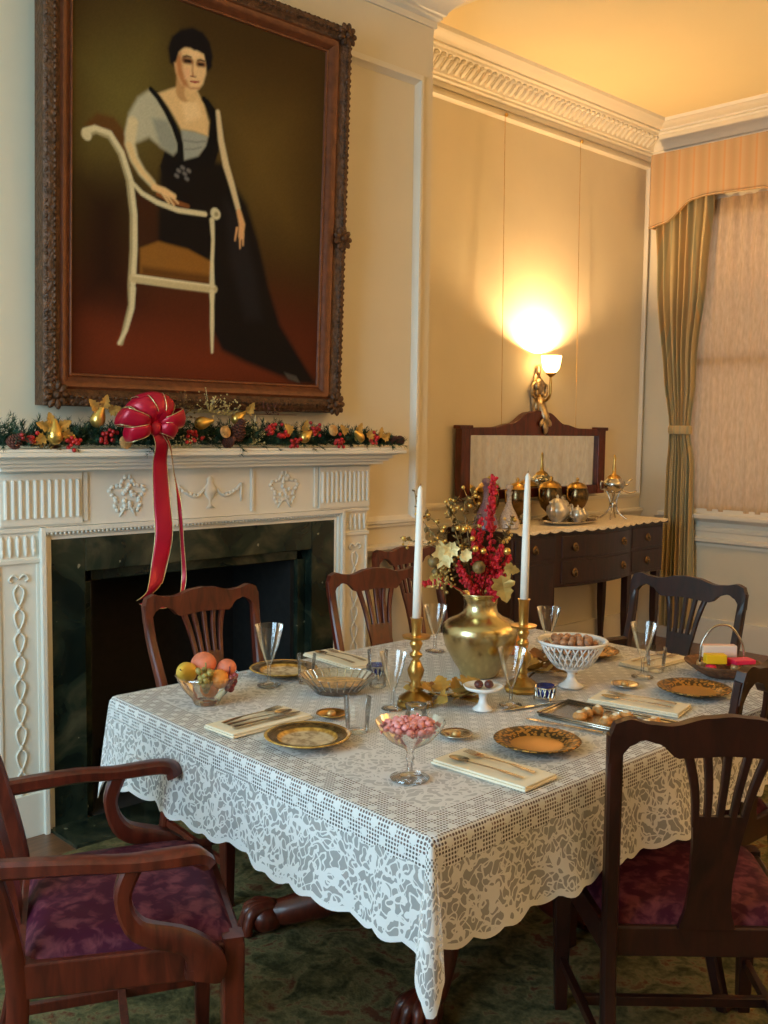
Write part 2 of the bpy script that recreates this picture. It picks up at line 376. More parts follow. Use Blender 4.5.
PAINT = [('p',(104,90,40),0.18,[(0.0414,0.7699),(0.2739,0.8677),(0.3479,0.7333),(0.2785,0.5951),(0.0749,0.5623)],None),('p',(100,78,34),0.2,[(0.5172,0.7651),(0.83,0.7681),(0.8419,0.4872),(0.6253,0.5151)],None),('p',(84,36,18),0.14,[(0.0448,0.1929),(0.5114,0.2573),(0.9957,0.1785),(1.006,-0.0338),(0.0332,-0.0569)],None),('p',(36,16,8),0.1,[(0.0431,0.4852),(0.203,0.4835),(0.2137,0.2064),(0.0448,0.1929)],None),('p',(104,42,20),0.08,[(0.0781,0.1332),(0.5155,0.107),(0.8155,0.0354),(0.4781,0.0144),(0.0788,0.0328)],None),('p',(92,58,24),0.008,[(0.0551,0.6212),(0.097,0.655),(0.1533,0.6555),(0.2013,0.6172),(0.2196,0.5358),(0.1812,0.5794),(0.1337,0.6107),(0.0907,0.6178)],None),('p',(58,30,14),0.01,[(0.2308,0.4873),(0.3093,0.4727),(0.3187,0.358),(0.2399,0.3468)],None),('p',(20,15,14),0.012,[(0.315,0.5552),(0.4634,0.5987),(0.5495,0.6041),(0.5909,0.5647),(0.6547,0.5054),(0.7043,0.4143),(0.7521,0.2921),(0.8096,0.1813),(0.8953,0.098),(0.9843,0.0144),(0.8897,0.0143),(0.7929,0.0375),(0.661,0.0666),(0.5643,0.0957),(0.5224,0.1487),(0.51,0.3115),(0.3557,0.349),(0.3112,0.3701),(0.3095,0.4599)],None),('p',(30,26,28),0.02,[(0.5644,0.507),(0.6266,0.4743),(0.6946,0.3292),(0.7297,0.1904),(0.657,0.1854),(0.5895,0.3466)],None),('p',(70,66,60),0.004,[(0.8332,0.0449),(0.8888,0.0352),(0.9083,0.0149),(0.8523,0.0249)],None),('p',(134,88,34),0.006,[(0.247,0.3425),(0.3112,0.3675),(0.4232,0.3589),(0.5173,0.3339),(0.5187,0.2824),(0.248,0.276)],None),('p',(96,58,22),0.01,[(0.2548,0.2972),(0.5183,0.296),(0.5188,0.2797),(0.2552,0.2741)],None),('p',(18,14,14),0.004,[(0.2759,0.7496),(0.3115,0.7465),(0.3485,0.703),(0.3902,0.6517),(0.4028,0.5893),(0.4631,0.6091),(0.4929,0.6559),(0.5031,0.7101),(0.4708,0.759),(0.49,0.7626),(0.5259,0.7352),(0.5351,0.6894),(0.5366,0.6367),(0.5181,0.5913),(0.4642,0.5673),(0.3299,0.537),(0.3149,0.5603),(0.3323,0.6037)],None),('p',(176,170,142),0.008,[(0.2759,0.7471),(0.2343,0.7193),(0.2039,0.6743),(0.1909,0.6204),(0.2014,0.6024),(0.236,0.6082),(0.2744,0.6271),(0.314,0.6109),(0.3617,0.5982),(0.3872,0.6177),(0.3713,0.6664),(0.3338,0.7105),(0.3009,0.7395)],None),('p',(140,142,126),0.01,[(0.2842,0.6764),(0.314,0.6109),(0.3617,0.5982),(0.3796,0.6242),(0.3417,0.6815)],None),('p',(150,152,138),0.005,[(0.3898,0.667),(0.4387,0.6702),(0.4926,0.6664),(0.4855,0.639),(0.4555,0.6079),(0.4028,0.5893),(0.3982,0.6273)],None),('l',(118,120,110),0.003,[(0.4016,0.6407),(0.4469,0.6431),(0.4813,0.6514)],[0.0032258064516129032,0.0032258064516129032,0.0032258064516129032]),('l',(118,120,110),0.003,[(0.4059,0.6182),(0.4398,0.6237),(0.4664,0.6332)],[0.0032258064516129032,0.0032258064516129032,0.0032258064516129032]),('p',(216,180,124),0.005,[(0.3044,0.7426),(0.3546,0.7649),(0.4058,0.785),(0.4514,0.7733),(0.475,0.7468),(0.4955,0.7035),(0.4926,0.6664),(0.4387,0.6702),(0.3898,0.667),(0.3671,0.6911),(0.341,0.7168)],None),('p',(228,196,142),0.012,[(0.3843,0.7503),(0.4442,0.7565),(0.4681,0.7143),(0.4081,0.6882)],None),('l',(16,13,13),0.003,[(0.2794,0.7478),(0.3046,0.7327),(0.3339,0.7054),(0.3639,0.6702),(0.3869,0.6306),(0.3917,0.5824)],[0.013548387096774191,0.015354838709677418,0.01625806451612903,0.017161290322580642,0.018064516129032256,0.01896774193548387]),('l',(16,13,13),0.003,[(0.4747,0.7597),(0.5063,0.7369),(0.519,0.6998),(0.5125,0.6539),(0.4824,0.6122)],[0.015354838709677418,0.01896774193548387,0.020774193548387096,0.020774193548387096,0.01896774193548387]),('l',(204,186,142),0.006,[(0.218,0.6547),(0.2114,0.6288),(0.2084,0.5986),(0.2227,0.5662),(0.2511,0.5355),(0.287,0.513)],[0.02935483870967742,0.030709677419354837,0.029806451612903222,0.025290322580645157,0.02258064516129032,0.019870967741935485]),('l',(212,182,128),0.004,[(0.205,0.5956),(0.2227,0.5612),(0.2547,0.5335),(0.2979,0.5069)],[0.018064516129032256,0.01625806451612903,0.014451612903225806,0.012645161290322579]),('l',(206,184,140),0.004,[(0.5298,0.7359),(0.5437,0.6644),(0.5656,0.6012),(0.5913,0.5512),(0.6178,0.4923)],[0.013548387096774191,0.01896774193548387,0.020774193548387096,0.01896774193548387,0.01625806451612903]),('l',(186,140,88),0.005,[(0.3982,0.7937),(0.3989,0.7633)],[0.04516129032258064,0.04967741935483871]),('l',(214,176,120),0.005,[(0.4208,0.7879),(0.4251,0.7632)],[0.03161290322580645,0.04064516129032258]),('p',(20,16,18),0.006,[(0.346,0.8285),(0.3381,0.8619),(0.3519,0.8948),(0.3843,0.9196),(0.4285,0.9346),(0.4664,0.9304),(0.4938,0.9108),(0.5063,0.8774),(0.4994,0.8449),(0.4805,0.8307),(0.4721,0.8599),(0.3681,0.818)],None),('p',(222,184,130),0.005,[(0.3708,0.8639),(0.4037,0.8785),(0.4411,0.8815),(0.4715,0.8803),(0.4836,0.8571),(0.4806,0.8255),(0.4698,0.7976),(0.4475,0.7752),(0.4212,0.7701),(0.3873,0.7814),(0.3683,0.808),(0.3604,0.8365)],None),('p',(178,118,70),0.008,[(0.3638,0.8473),(0.3856,0.862),(0.3939,0.8182),(0.421,0.7778),(0.3948,0.7778),(0.3721,0.8037)],None),('p',(228,192,140),0.008,[(0.4113,0.8725),(0.4564,0.8771),(0.453,0.861),(0.4191,0.8564)],None),('p',(226,176,128),0.008,[(0.3975,0.824),(0.4198,0.8286),(0.4204,0.8032),(0.4018,0.7995)],None),('p',(20,16,18),0.004,[(0.3496,0.8293),(0.3486,0.8791),(0.3884,0.9029),(0.4555,0.9126),(0.4904,0.8946),(0.5031,0.8508),(0.4842,0.8366),(0.4717,0.8752),(0.4449,0.8797),(0.4337,0.8773),(0.4185,0.8842),(0.3963,0.8794),(0.3782,0.8604),(0.3678,0.8331)],None),('l',(64,38,24),0.003,[(0.395,0.8524),(0.4079,0.8571),(0.4229,0.8572)],[0.005241935483870968,0.006048387096774193,0.004838709677419355]),('l',(64,38,24),0.003,[(0.4493,0.8551),(0.4606,0.8585),(0.474,0.8577)],[0.005241935483870968,0.00564516129032258,0.004435483870967742]),('l',(120,76,46),0.005,[(0.3989,0.8446),(0.4231,0.8471)],[0.01625806451612903,0.015354838709677418]),('l',(120,76,46),0.005,[(0.4514,0.8463),(0.4723,0.8489)],[0.015354838709677418,0.013548387096774191]),('l',(30,18,14),0.002,[(0.4026,0.8441),(0.4194,0.8463)],[0.007258064516129033,0.007258064516129033]),('l',(30,18,14),0.002,[(0.4552,0.8461),(0.4685,0.8481)],[0.007258064516129033,0.0064516129032258064]),('l',(168,110,72),0.003,[(0.4306,0.8461),(0.4293,0.8254),(0.4314,0.8131)],[0.0032258064516129032,0.004032258064516129,0.00564516129032258]),('l',(120,66,48),0.002,[(0.424,0.809),(0.4428,0.8115)],[0.0032258064516129032,0.0032258064516129032]),('l',(158,62,52),0.002,[(0.4224,0.7959),(0.4394,0.7972),(0.4545,0.8012)],[0.004032258064516129,0.006048387096774193,0.004032258064516129]),('l',(184,128,84),0.004,[(0.4247,0.7785),(0.4549,0.7843)],[0.004838709677419355,0.004838709677419355]),('l',(112,106,100),0.004,[(0.381,0.5601),(0.3866,0.5583)],[0.009032258064516128,0.009032258064516128]),('l',(112,106,100),0.004,[(0.4035,0.5557),(0.4092,0.5539)],[0.009032258064516128,0.009032258064516128]),('l',(112,106,100),0.004,[(0.3957,0.57),(0.4014,0.5683)],[0.009032258064516128,0.009032258064516128]),('l',(112,106,100),0.004,[(0.4184,0.5657),(0.4241,0.5639)],[0.009032258064516128,0.009032258064516128]),('l',(112,106,100),0.004,[(0.3739,0.5461),(0.3795,0.5443)],[0.009032258064516128,0.009032258064516128]),('l',(112,106,100),0.004,[(0.4113,0.5438),(0.4171,0.5421)],[0.009032258064516128,0.009032258064516128]),('l',(160,144,104),0.003,[(0.0617,0.5985),(0.094,0.6136),(0.1404,0.607),(0.1779,0.569),(0.2061,0.5088),(0.2212,0.4232),(0.2225,0.3347),(0.2167,0.245),(0.2174,0.1938),(0.1837,0.094)],[0.015354838709677418,0.015354838709677418,0.01625806451612903,0.017161290322580642,0.018064516129032256,0.018064516129032256,0.01896774193548387,0.019870967741935485,0.01625806451612903,0.012645161290322579]),('l',(206,192,150),0.003,[(0.0584,0.6051),(0.0907,0.619),(0.1403,0.6143),(0.1813,0.5745),(0.2131,0.5099),(0.2282,0.424),(0.2295,0.3355),(0.2236,0.2507)],[0.01625806451612903,0.013548387096774191,0.013548387096774191,0.013548387096774191,0.013548387096774191,0.013548387096774191,0.013548387096774191,0.015354838709677418]),('l',(206,192,150),0.003,[(0.2238,0.2379),(0.221,0.1864),(0.2007,0.1284),(0.1768,0.0936)],[0.01625806451612903,0.013548387096774191,0.010838709677419355,0.009032258064516128]),('l',(206,192,150),0.003,[(0.0617,0.5985),(0.0649,0.5966)],[0.024838709677419354,0.024838709677419354]),('l',(188,170,126),0.003,[(0.2235,0.2635),(0.3761,0.2617),(0.5273,0.2614)],[0.02258064516129032,0.02258064516129032,0.02258064516129032]),('l',(214,200,158),0.003,[(0.2234,0.2712),(0.3759,0.2696),(0.527,0.2696)],[0.004838709677419355,0.004838709677419355,0.004838709677419355]),('l',(206,192,150),0.003,[(0.2201,0.5034),(0.2519,0.4827),(0.3058,0.4671),(0.3832,0.4566),(0.4864,0.4593)],[0.009935483870967743,0.012645161290322579,0.013548387096774191,0.013548387096774191,0.013548387096774191]),('l',(124,72,34),0.003,[(0.309,0.488),(0.3605,0.477),(0.4206,0.4719)],[0.01129032258064516,0.013548387096774191,0.010838709677419355]),('l',(206,192,150),0.003,[(0.5255,0.4669),(0.5296,0.4647)],[0.02935483870967742,0.02935483870967742]),('l',(150,134,96),0.003,[(0.5296,0.4647),(0.5315,0.465)],[0.01129032258064516,0.01129032258064516]),('l',(206,192,150),0.003,[(0.5142,0.4467),(0.5196,0.3936),(0.5173,0.3339),(0.519,0.2716)],[0.015354838709677418,0.010838709677419355,0.011741935483870966,0.01625806451612903]),('l',(206,192,150),0.003,[(0.5195,0.2525),(0.5205,0.2171),(0.522,0.1624),(0.524,0.0881)],[0.017161290322580642,0.012645161290322579,0.013548387096774191,0.007258064516129033]),('l',(222,182,126),0.004,[(0.2943,0.5038),(0.3306,0.4987),(0.3676,0.4909)],[0.01625806451612903,0.019870967741935485,0.013548387096774191]),('l',(222,182,126),0.003,[(0.3453,0.4982),(0.3828,0.4748)],[0.0068548387096774195,0.004838709677419355]),('l',(222,182,126),0.003,[(0.3381,0.492),(0.3681,0.4676)],[0.0068548387096774195,0.004838709677419355]),('l',(222,182,126),0.003,[(0.3271,0.4905),(0.3495,0.4704)],[0.0068548387096774195,0.004838709677419355]),('l',(214,162,108),0.004,[(0.6222,0.4819),(0.6357,0.4507),(0.6326,0.4173)],[0.01625806451612903,0.020774193548387096,0.017161290322580642]),('l',(214,162,108),0.003,[(0.6283,0.4223),(0.6295,0.3839)],[0.0068548387096774195,0.004435483870967742]),('l',(214,162,108),0.003,[(0.6407,0.4238),(0.6417,0.3935)],[0.0068548387096774195,0.004435483870967742]),('l',(214,162,108),0.003,[(0.6154,0.4373),(0.6082,0.4035)],[0.0068548387096774195,0.004435483870967742])]
# ------------------------------------------------------------------ the room
ZC = 3.65; YB = 4.05; YF = 3.5; XC = 3.65; XR = 6.52; XL = -1.3; YN = -2.6
struct(MB().box(XL, XR, YN, YB+.1, -.1, 0).build('floor', 'floorwood'))
struct(MB().box(XL-.1, XR+.2, YN-.1, YB+.1, ZC, ZC+.1).build('ceiling', 'ceiling'))
struct(MB().box(XC-.2, XR+.15, YB, YB+.12, 0, ZC).build('wall_back', 'wall'))
struct(MB().box(XL, 1.66, YF, YB+.12, 0, ZC).box(2.96, XC, YF, YB+.12, 0, ZC).box(1.66, 2.96, YF, YB+.12, 1.10, ZC).box(1.66, 2.96, YB-.05, YB+.12, 0, 1.10).build('wall_fireplace', 'wall'))
struct(MB().box(XL-.1, XR+.2, YN-.12, YN, 0, ZC).build('wall_front', 'wall'))
WY0, WY1, WZ0, WZ1 = 1.9, 3.80, .93, 3.05
struct(MB().box(XR, XR+.15, YN, WY0, 0, ZC).box(XR, XR+.15, WY1, YB, 0, ZC).box(XR, XR+.15, WY0, WY1, 0, WZ0).box(XR, XR+.15, WY0, WY1, WZ1, ZC).build('wall_right', 'wall'))
LY0, LY1 = .8, 2.8
struct(MB().box(XL-.12, XL, YN, LY0, 0, ZC).box(XL-.12, XL, LY1, YB, 0, ZC).box(XL-.12, XL, LY0, LY1, 0, .8).box(XL-.12, XL, LY0, LY1, 2.9, ZC).build('wall_left', 'wall'))
# left window (behind the viewer's left shoulder)
w2 = struct(MB().box(XL-.1, XL-.04, LY0, LY0+.06, .8, 2.9).box(XL-.1, XL-.04, LY1-.06, LY1, .8, 2.9).box(XL-.1, XL-.04, LY0, LY1, .8, .86).box(XL-.1, XL-.04, LY0, LY1, 2.84, 2.9).box(XL-.1, XL-.04, LY0, LY1, 1.82, 1.88).box(XL-.09, XL-.05, 1.78, 1.82, .8, 2.9).build('window_2', 'trimpaint'))
# right window with sash, sill and stool
w1 = struct(MB().box(XR+.05, XR+.10, WY0, WY0+.06, WZ0, WZ1).box(XR+.05, XR+.10, WY1-.06, WY1, WZ0, WZ1).box(XR+.05, XR+.10, WY0, WY1, WZ0, WZ0+.06).box(XR+.05, XR+.10, WY0, WY1, WZ1-.06, WZ1).box(XR+.05, XR+.10, WY0, WY1, 1.97, 2.02).build('window_1', 'trimpaint'))
MB().box(XR+.07, XR+.076, WY0+.05, WY1-.05, WZ0+.05, WZ1-.05).build('pane', 'glass', w1)
MB().box(XR-.07, XR+.06, WY0-.08, WY1+.06, .895, .93).build('window_sill', 'trimpaint', w1, bev=.008)
MB().box(XR-.02, XR+.06, WY0, WY1, .93, .965).build('stool_rail', 'trimpaint', w1)

# window panelling below the sill
def prof_y(mb, prof, y0, y1):   # profile (x,z) swept along Y
    return mb.prism(prof, 'y', 0, 0) if False else mb.add([(p[0], y, p[1]) for y in (y0, y1) for p in prof], [tuple(range(len(prof))), tuple(reversed(range(len(prof), 2*len(prof))))]+[(i, i+len(prof), (i+1) % len(prof)+len(prof), (i+1) % len(prof)) for i in range(len(prof))])
def prof_x(mb, prof, x0, x1):   # profile (y,z) swept along X
    n = len(prof)
    return mb.add([(x, p[0], p[1]) for x in (x0, x1) for p in prof], [tuple(range(n)), tuple(reversed(range(n, 2*n)))]+[(i, i+n, (i+1) % n+n, (i+1) % n) for i in range(n)])
mb = MB()
prof_y(mb, [(XR, .70), (XR-.012, .70), (XR-.012, .72), (XR-.035, .735), (XR-.035, .755), (XR-.015, .765), (XR-.015, .80), (XR-.022, .81), (XR-.022, .83), (XR-.012, .84), (XR-.012, .87), (XR-.05, .895), (XR, .895)], 1.6, 3.9)
mb.box(XR-.025, XR, 1.6, 3.9, 0, .19); mb.box(XR-.012, XR, 3.70, 3.78, .19, .70)
struct(mb.build('trim_1', 'trimpaint'))
# cornices: dentil crown in alcove and along the window wall
D = .26
def crown(a): # (distance from wall, z)
    return [(0, 3.44), (.012, 3.44), (.012, 3.47), (.03, 3.482), (.03, 3.495), (.045, 3.50), (.05, 3.515), (.075, 3.545), (.12, 3.575), (.135, 3.58), (.14, 3.592), (.165, 3.595), (.165, 3.607), (.20, 3.612), (.22, 3.625), (.25, 3.632), (D, ZC), (0, ZC)]
def crown_x(x0, x1, yw, m0=0, m1=0):
    mb = MB(); p = crown(0); n = len(p)
    vs = [(x0+m0*d, yw-d, z) for d, z in p]+[(x1+m1*d, yw-d, z) for d, z in p]
    return mb.add(vs, [tuple(range(n)), tuple(reversed(range(n, 2*n)))]+[(i, i+n, (i+1) % n+n, (i+1) % n) for i in range(n)])
mb = crown_x(XC, XR, YB, 0, -1)
for i in range(60):                                  # carved leaf blocks under the crown
    x = XC+.02+i*.055
    if x > XR-.12: break
    mb.ell((x+.02, YB-.078, 3.542), (.021, .016, .052), 8, 6, Matrix.Rotation(.9, 3, 'X')); mb.ell((x+.02, YB-.118, 3.566), (.018, .016, .014), 6, 5); mb.ell((x+.047, YB-.085, 3.548), (.005, .012, .040), 6, 5, Matrix.Rotation(.9, 3, 'X'))
struct(mb.build('trim_2', 'trimpaint', smooth='auto'))
mb = MB(); p = crown(0); n = len(p)
vs = [(XR-d, YN, z) for d, z in p]+[(XR-d, YB-d, z) for d, z in p]
mb.add(vs, [tuple(range(n)), tuple(reversed(range(n, 2*n)))]+[(i, i+n, (i+1) % n+n, (i+1) % n) for i in range(n)])
struct(mb.build('trim_3', 'trimpaint', smooth='auto'))
mb = crown_x(XL, XC, YF, 0, 1)
n = len(p); vs = [(XC+d, YF-d, z) for d, z in p]+[(XC+d, YB, z) for d, z in p]
mb.add(vs, [tuple(range(n)), tuple(reversed(range(n, 2*n)))]+[(i, i+n, (i+1) % n+n, (i+1) % n) for i in range(n)])
struct(mb.build('trim_4', 'trimpaint', smooth='auto'))
# panel mouldings
def mould_rect(name, x0, x1, z0, z1, yw, w=.042, t=.022):
    mb = MB()
    def ring(a, ya):
        return [(x0+a, ya, z0+a), (x1-a, ya, z0+a), (x1-a, ya, z1-a), (x0+a, ya, z1-a)]
    rs = [ring(0, yw), ring(.003, yw-t*.55), ring(w*.28, yw-t*.6), ring(w*.38, yw-t), ring(w*.62, yw-t), ring(w*.75, yw-t*.5), ring(w, yw-.002), ring(w, yw)]
    vs = [q for r_ in rs for q in r_]; fs = []
    for i in range(len(rs)-1):
        for k in range(4):
            k2 = (k+1) % 4; fs.append((i*4+k, i*4+k2, (i+1)*4+k2, (i+1)*4+k))
    return struct(mb.add(vs, fs).build(name, 'trimpaint', smooth='auto'))
mould_rect('trim_5', XC+.05, XR-.015, 1.02, 3.42, YB)
mould_rect('trim_6', 1.0, XC-.07, 1.02, 3.20, YF, .055, .026)
mb = MB()
prof_x(mb, [(YF, .88), (YF-.012, .88), (YF-.02, .90), (YF-.035, .915), (YF-.035, .93), (YF, .94)], 3.20, XC)
prof_x(mb, [(YB, .88), (YB-.012, .88), (YB-.02, .90), (YB-.035, .915), (YB-.035, .93), (YB, .94)], XC, XR)
struct(mb.build('trim_7', 'trimpaint'))
mould_rect('trim_8', 3.24, XC-.05, .24, .82, YF, .03, .016)
struct(MB().box(3.19, XC+.02, YF-.022, YF, 0, .17).box(3.19, XC+.02, YF-.03, YF, .17, .185).box(XC, XR, YB-.022, YB, 0, .17).box(XC-.002, XC+.022, YF, YB, 0, .17).build('baseboard_back', 'trimpaint', bev=.004))
struct(MB().box(XL, 1.40, YF-.022, YF, 0, .17).build('baseboard_fireplace', 'trimpaint', bev=.004))

# hearth
struct(MB().box(1.60, 3.0, 3.215, 3.43, 0, .012).build('trim_9', 'marble'))
# rug
rg = MB().box(-1.0, 5.9, -2.2, 3.20, 0, .009).build('rug', 'rug'); tag(rg, 'large olive green rug with muted red and gold pattern under the dining table', 'rug')

# ------------------------------------------------------------------ mantelpiece
mt = thing('mantelpiece', 'white carved mantelpiece with fluted frieze around the dark marble fireplace', 'fireplace', (2.30, 3.5, 0))
def mp(mb, name, mat='mantelpaint', **k):
    o = mb.xf(Matrix.Translation((-2.30, -3.5, 0))).build(name, mat, mt, **k); return o
mb = MB()   # shelf with stepped mouldings
for (z0, z1, o_) in ((1.335, 1.350, .10), (1.350, 1.362, .12), (1.362, 1.378, .135), (1.378, 1.386, .150), (1.386, 1.402, .185), (1.402, 1.414, .175)):
    mb.box(1.42-(o_-.08)*.8, 3.18+(o_-.08)*.8, 3.5-o_-.06, 3.5, z0, z1)
mp(mb, 'mantel_shelf', bev=.003)
mb = MB()
for i in range(118): # rope beading along the shelf edge
    mb.ell((1.36+i*.016, 3.5-.236, 1.392), (.0085, .008, .0075), 6, 5)
mp(mb, 'bead_moulding', smooth=True)
mp(MB().box(1.42, 3.18, 3.42, 3.5, 1.13, 1.335).box(1.74, 1.76, 3.412, 3.42, 1.145, 1.325).box(2.845, 2.865, 3.412, 3.42, 1.145, 1.325).box(2.085, 2.10, 3.412, 3.42, 1.145, 1.325).box(2.50, 2.515, 3.412, 3.42, 1.145, 1.325), 'frieze', bev=.002)
for (a, b) in ((1.43, 1.735), (2.87, 3.175)):
    mb = MB(); mb.box(a, b, 3.408, 3.42, 1.14, 1.325)
    n = 11
    for i in range(n):
        x = a+.018+(b-a-.036)*i/(n-1); mb.tube([(x, 3.406, 1.165), (x, 3.406, 1.295)], .0075, 8); mb.ell((x, 3.406, 1.295), .0075, 8, 6)
    mp(mb, 'fluting', smooth='auto')
# relief ornaments in the frieze
random.seed(3)
def wreath(cx, cz):
    mb = MB()
    for i in range(26):
        a = 2*PI*i/26; rr = .058+.012*sin(5*a)
        mb.ell((cx+rr*cos(a)*1.1, 3.418, cz+rr*sin(a)), (.011, .0045, .008), 7, 5, Matrix.Rotation(a, 3, 'Y'))
    for i in range(14): mb.ell((cx+random.uniform(-.03, .03), 3.417, cz+random.uniform(-.045, .05)), (.010, .006, .010), 7, 5)
    for s_ in (-1, 1): mb.tube([(cx, 3.418, cz-.03), (cx+s_*.02, 3.417, cz-.06), (cx+s_*.035, 3.418, cz-.082)], [.004, .005, .002], 6)
    mp(mb, 'flower_relief', smooth=True)
wreath(1.925, 1.235); wreath(2.68, 1.235)
mb = MB(); mb.lathe([(.002, -.07), (.022, -.068), (.006, -.055), (.006, -.035), (.030, -.01), (.034, .01), (.026, .02), (.014, .035), (.018, .05), (.004, .062)], (2.30, 3.42, 1.235), 14, 1, .35)
for s_ in (-1, 1):
    mb.tube(catmull([(2.30+s_*.03, 3.418, 1.245), (2.30+s_*.07, 3.416, 1.215), (2.30+s_*.12, 3.416, 1.235), (2.30+s_*.15, 3.418, 1.262)], 5), .0055, 6)
    mb.tube([(2.30+s_*.15, 3.418, 1.265), (2.30+s_*.152, 3.418, 1.19)], [.007, .004], 6)
    for k in range(5): mb.ell((2.30+s_*(.06+k*.018), 3.417, 1.222+.003*k*k*.4), .008, 7, 5)
mp(mb, 'urn_relief', smooth=True)
# pilasters, capital blocks and husk chains
for (a, b, s_) in ((1.42, 1.575, 1), (3.025, 3.18, -1)):
    mb = MB().box(a, b, 3.43, 3.5, 0, 1.13).box(a-.006, b+.006, 3.42, 3.5, 0, .16).box(a-.004, b+.004, 3.418, 3.5, 1.005, 1.02).box(a-.004, b+.004, 3.418, 3.5, 1.115, 1.13)
    mb.box(a, a+.012, 3.424, 3.43, .16, 1.0).box(b-.012, b, 3.424, 3.43, .16, 1.0)
    mp(mb, 'pilaster', bev=.002)
    mb = MB()
    for i in range(5):
        x = lerp(a+.02, b-.02, i/4); mb.ell((x, 3.428, 1.072), (.009, .008, .032), 8, 6); mb.ell((x, 3.426, 1.045), (.006, .007, .018), 8, 6)
    mp(mb, 'capital_relief', smooth=True)
    mb = MB(); cx = (a+b)/2
    for i in range(9):
        z = .93-i*.085
        for q in (-1, 1):
            mb.tube(catmull([(cx, 3.428, z), (cx+q*.018, 3.425, z-.022), (cx+q*.012, 3.425, z-.055), (cx, 3.428, z-.08)], 4), [.004]*13, 6)
        mb.ell((cx, 3.426, z-.08), (.008, .006, .011), 7, 5)
    for q in (-1, 1): mb.tube(catmull([(cx, 3.426, .95), (cx+q*.02, 3.425, .965), (cx+q*.035, 3.425, .95), (cx+q*.025, 3.426, .94)], 4), .004, 6)
    mp(mb, 'husk_relief', smooth=True)
# inner architrave moulding round the marble
mb = MB()
for (o_, y, w_) in ((0, 3.405, .018), (.018, 3.418, .014), (.032, 3.43, .016)):
    x0, x1, zt = 1.575+o_*1.0, 3.025-o_*1.0, 1.129-o_
    mb.box(x0, x0+w_, y, 3.5, 0, zt).box(x1-w_, x1, y, 3.5, 0, zt).box(x0+w_, x1-w_, y, 3.5, zt-w_, zt)
mp(mb, 'architrave', bev=.002)
mb = MB()
for i in range(84): mb.ell((1.60+i*.0168, 3.412, 1.107), (.006, .006, .006), 6, 4)
mp(mb, 'egg_moulding', smooth=True)
# marble slips
mb = MB().box(1.62, 1.755, 3.43, 3.60, 0, 1.085).box(2.845, 2.98, 3.43, 3.60, 0, 1.085).box(1.755, 2.845, 3.43, 3.60, .955, 1.085)
mb.box(1.755, 1.80, 3.475, 3.60, 0, .91).box(2.80, 2.845, 3.475, 3.60, 0, .91).box(1.80, 2.80, 3.475, 3.60, .91, .954)
mp(mb, 'marble_surround', 'marble', bev=.004)
mb = MB().box(1.78, 1.82, 3.5, 3.98, 0, .95).box(2.78, 2.82, 3.5, 3.98, 0, .95).box(1.78, 2.82, 3.94, 3.98, 0, .95).box(1.78, 2.82, 3.5, 3.98, .93, .97).box(1.78, 2.82, 3.43, 3.98, .0, .012)
mp(mb, 'firebox', 'blackiron')
mb = MB()   # iron grate standing in the dark firebox
for x in [2.06+.08*i for i in range(7)]: mb.tube([(x, 3.66, .10), (x, 3.66, .26)], .008, 6)
mb.box(2.02, 2.58, 3.65, 3.67, .25, .27).box(2.02, 2.58, 3.65, 3.85, .09, .11).box(2.02, 2.04, 3.65, 3.67, 0.012, .32).box(2.56, 2.58, 3.65, 3.67, 0.012, .32).box(2.02, 2.04, 3.83, 3.85, 0.012, .12).box(2.56, 2.58, 3.83, 3.85, .012, .12)
g_ = mb.build('fire_grate', 'blackplastic', bev=.002); tag(g_, 'black iron fire grate inside the dark fireplace opening', 'fire grate')

# ------------------------------------------------------------------ portrait painting
pt = thing('framed_portrait', 'large framed oil portrait of a seated woman in a black gown above the mantel', 'painting', (2.297, 3.46, 1.566))


W2, HH, FW = .700, 1.66, .122
pt.rotation_euler = (math.radians(2.0), 0, 0)   # leans out at the top
def frame_ring(prof, name, mat):
    mb = MB(); vs = []; fs = []
    for (a, h) in prof: vs += [(-W2+a, -h, a), (W2-a, -h, a), (W2-a, -h, HH-a), (-W2+a, -h, HH-a)]
    for i in range(len(prof)-1):
        for k in range(4):
            k2 = (k+1) % 4; fs.append((i*4+k, i*4+k2, (i+1)*4+k2, (i+1)*4+k))
    return mb.add(vs, fs).build(name, mat, pt, smooth='auto')
frame_ring([(0, -.03), (0, .035), (.012, .050), (.03, .056), (.045, .048), (.055, .036), (.062, .034)], 'frame', 'frame')
frame_ring([(.062, .034), (.072, .040), (.082, .036), (.096, .024), (.108, .014), (.113, .018), (.118, .016), (FW, .006)], 'inner_frame', 'framein')
random.seed(8)
mb = MB()
def edge_pts(a, step):
    out = []
    x = -W2+a
    L_ = [((-W2+a, a), (W2-a, a)), ((W2-a, a), (W2-a, HH-a)), ((W2-a, HH-a), (-W2+a, HH-a)), ((-W2+a, HH-a), (-W2+a, a))]
    for (p, q) in L_:
        n = int(math.hypot(q[0]-p[0], q[1]-p[1])/step)
        for i in range(n): out.append((lerp(p[0], q[0], i/n), lerp(p[1], q[1], i/n), math.atan2(q[1]-p[1], q[0]-p[0])))
    return out
for i, (x, z, a) in enumerate(edge_pts(.009, .026)): mb.ell((x, -.042, z), (.011, .010, .0055), 7, 5, Matrix.Rotation(-a+(.5 if i % 2 else -.5), 3, 'Y'))
for i, (x, z, a) in enumerate(edge_pts(.034, .022)): mb.ell((x, -.056, z), (.011, .007, .006), 6, 5, Matrix.Rotation(-a, 3, 'Y'))
mb.build('carved_leaf_edge', 'frame', pt, smooth=True)
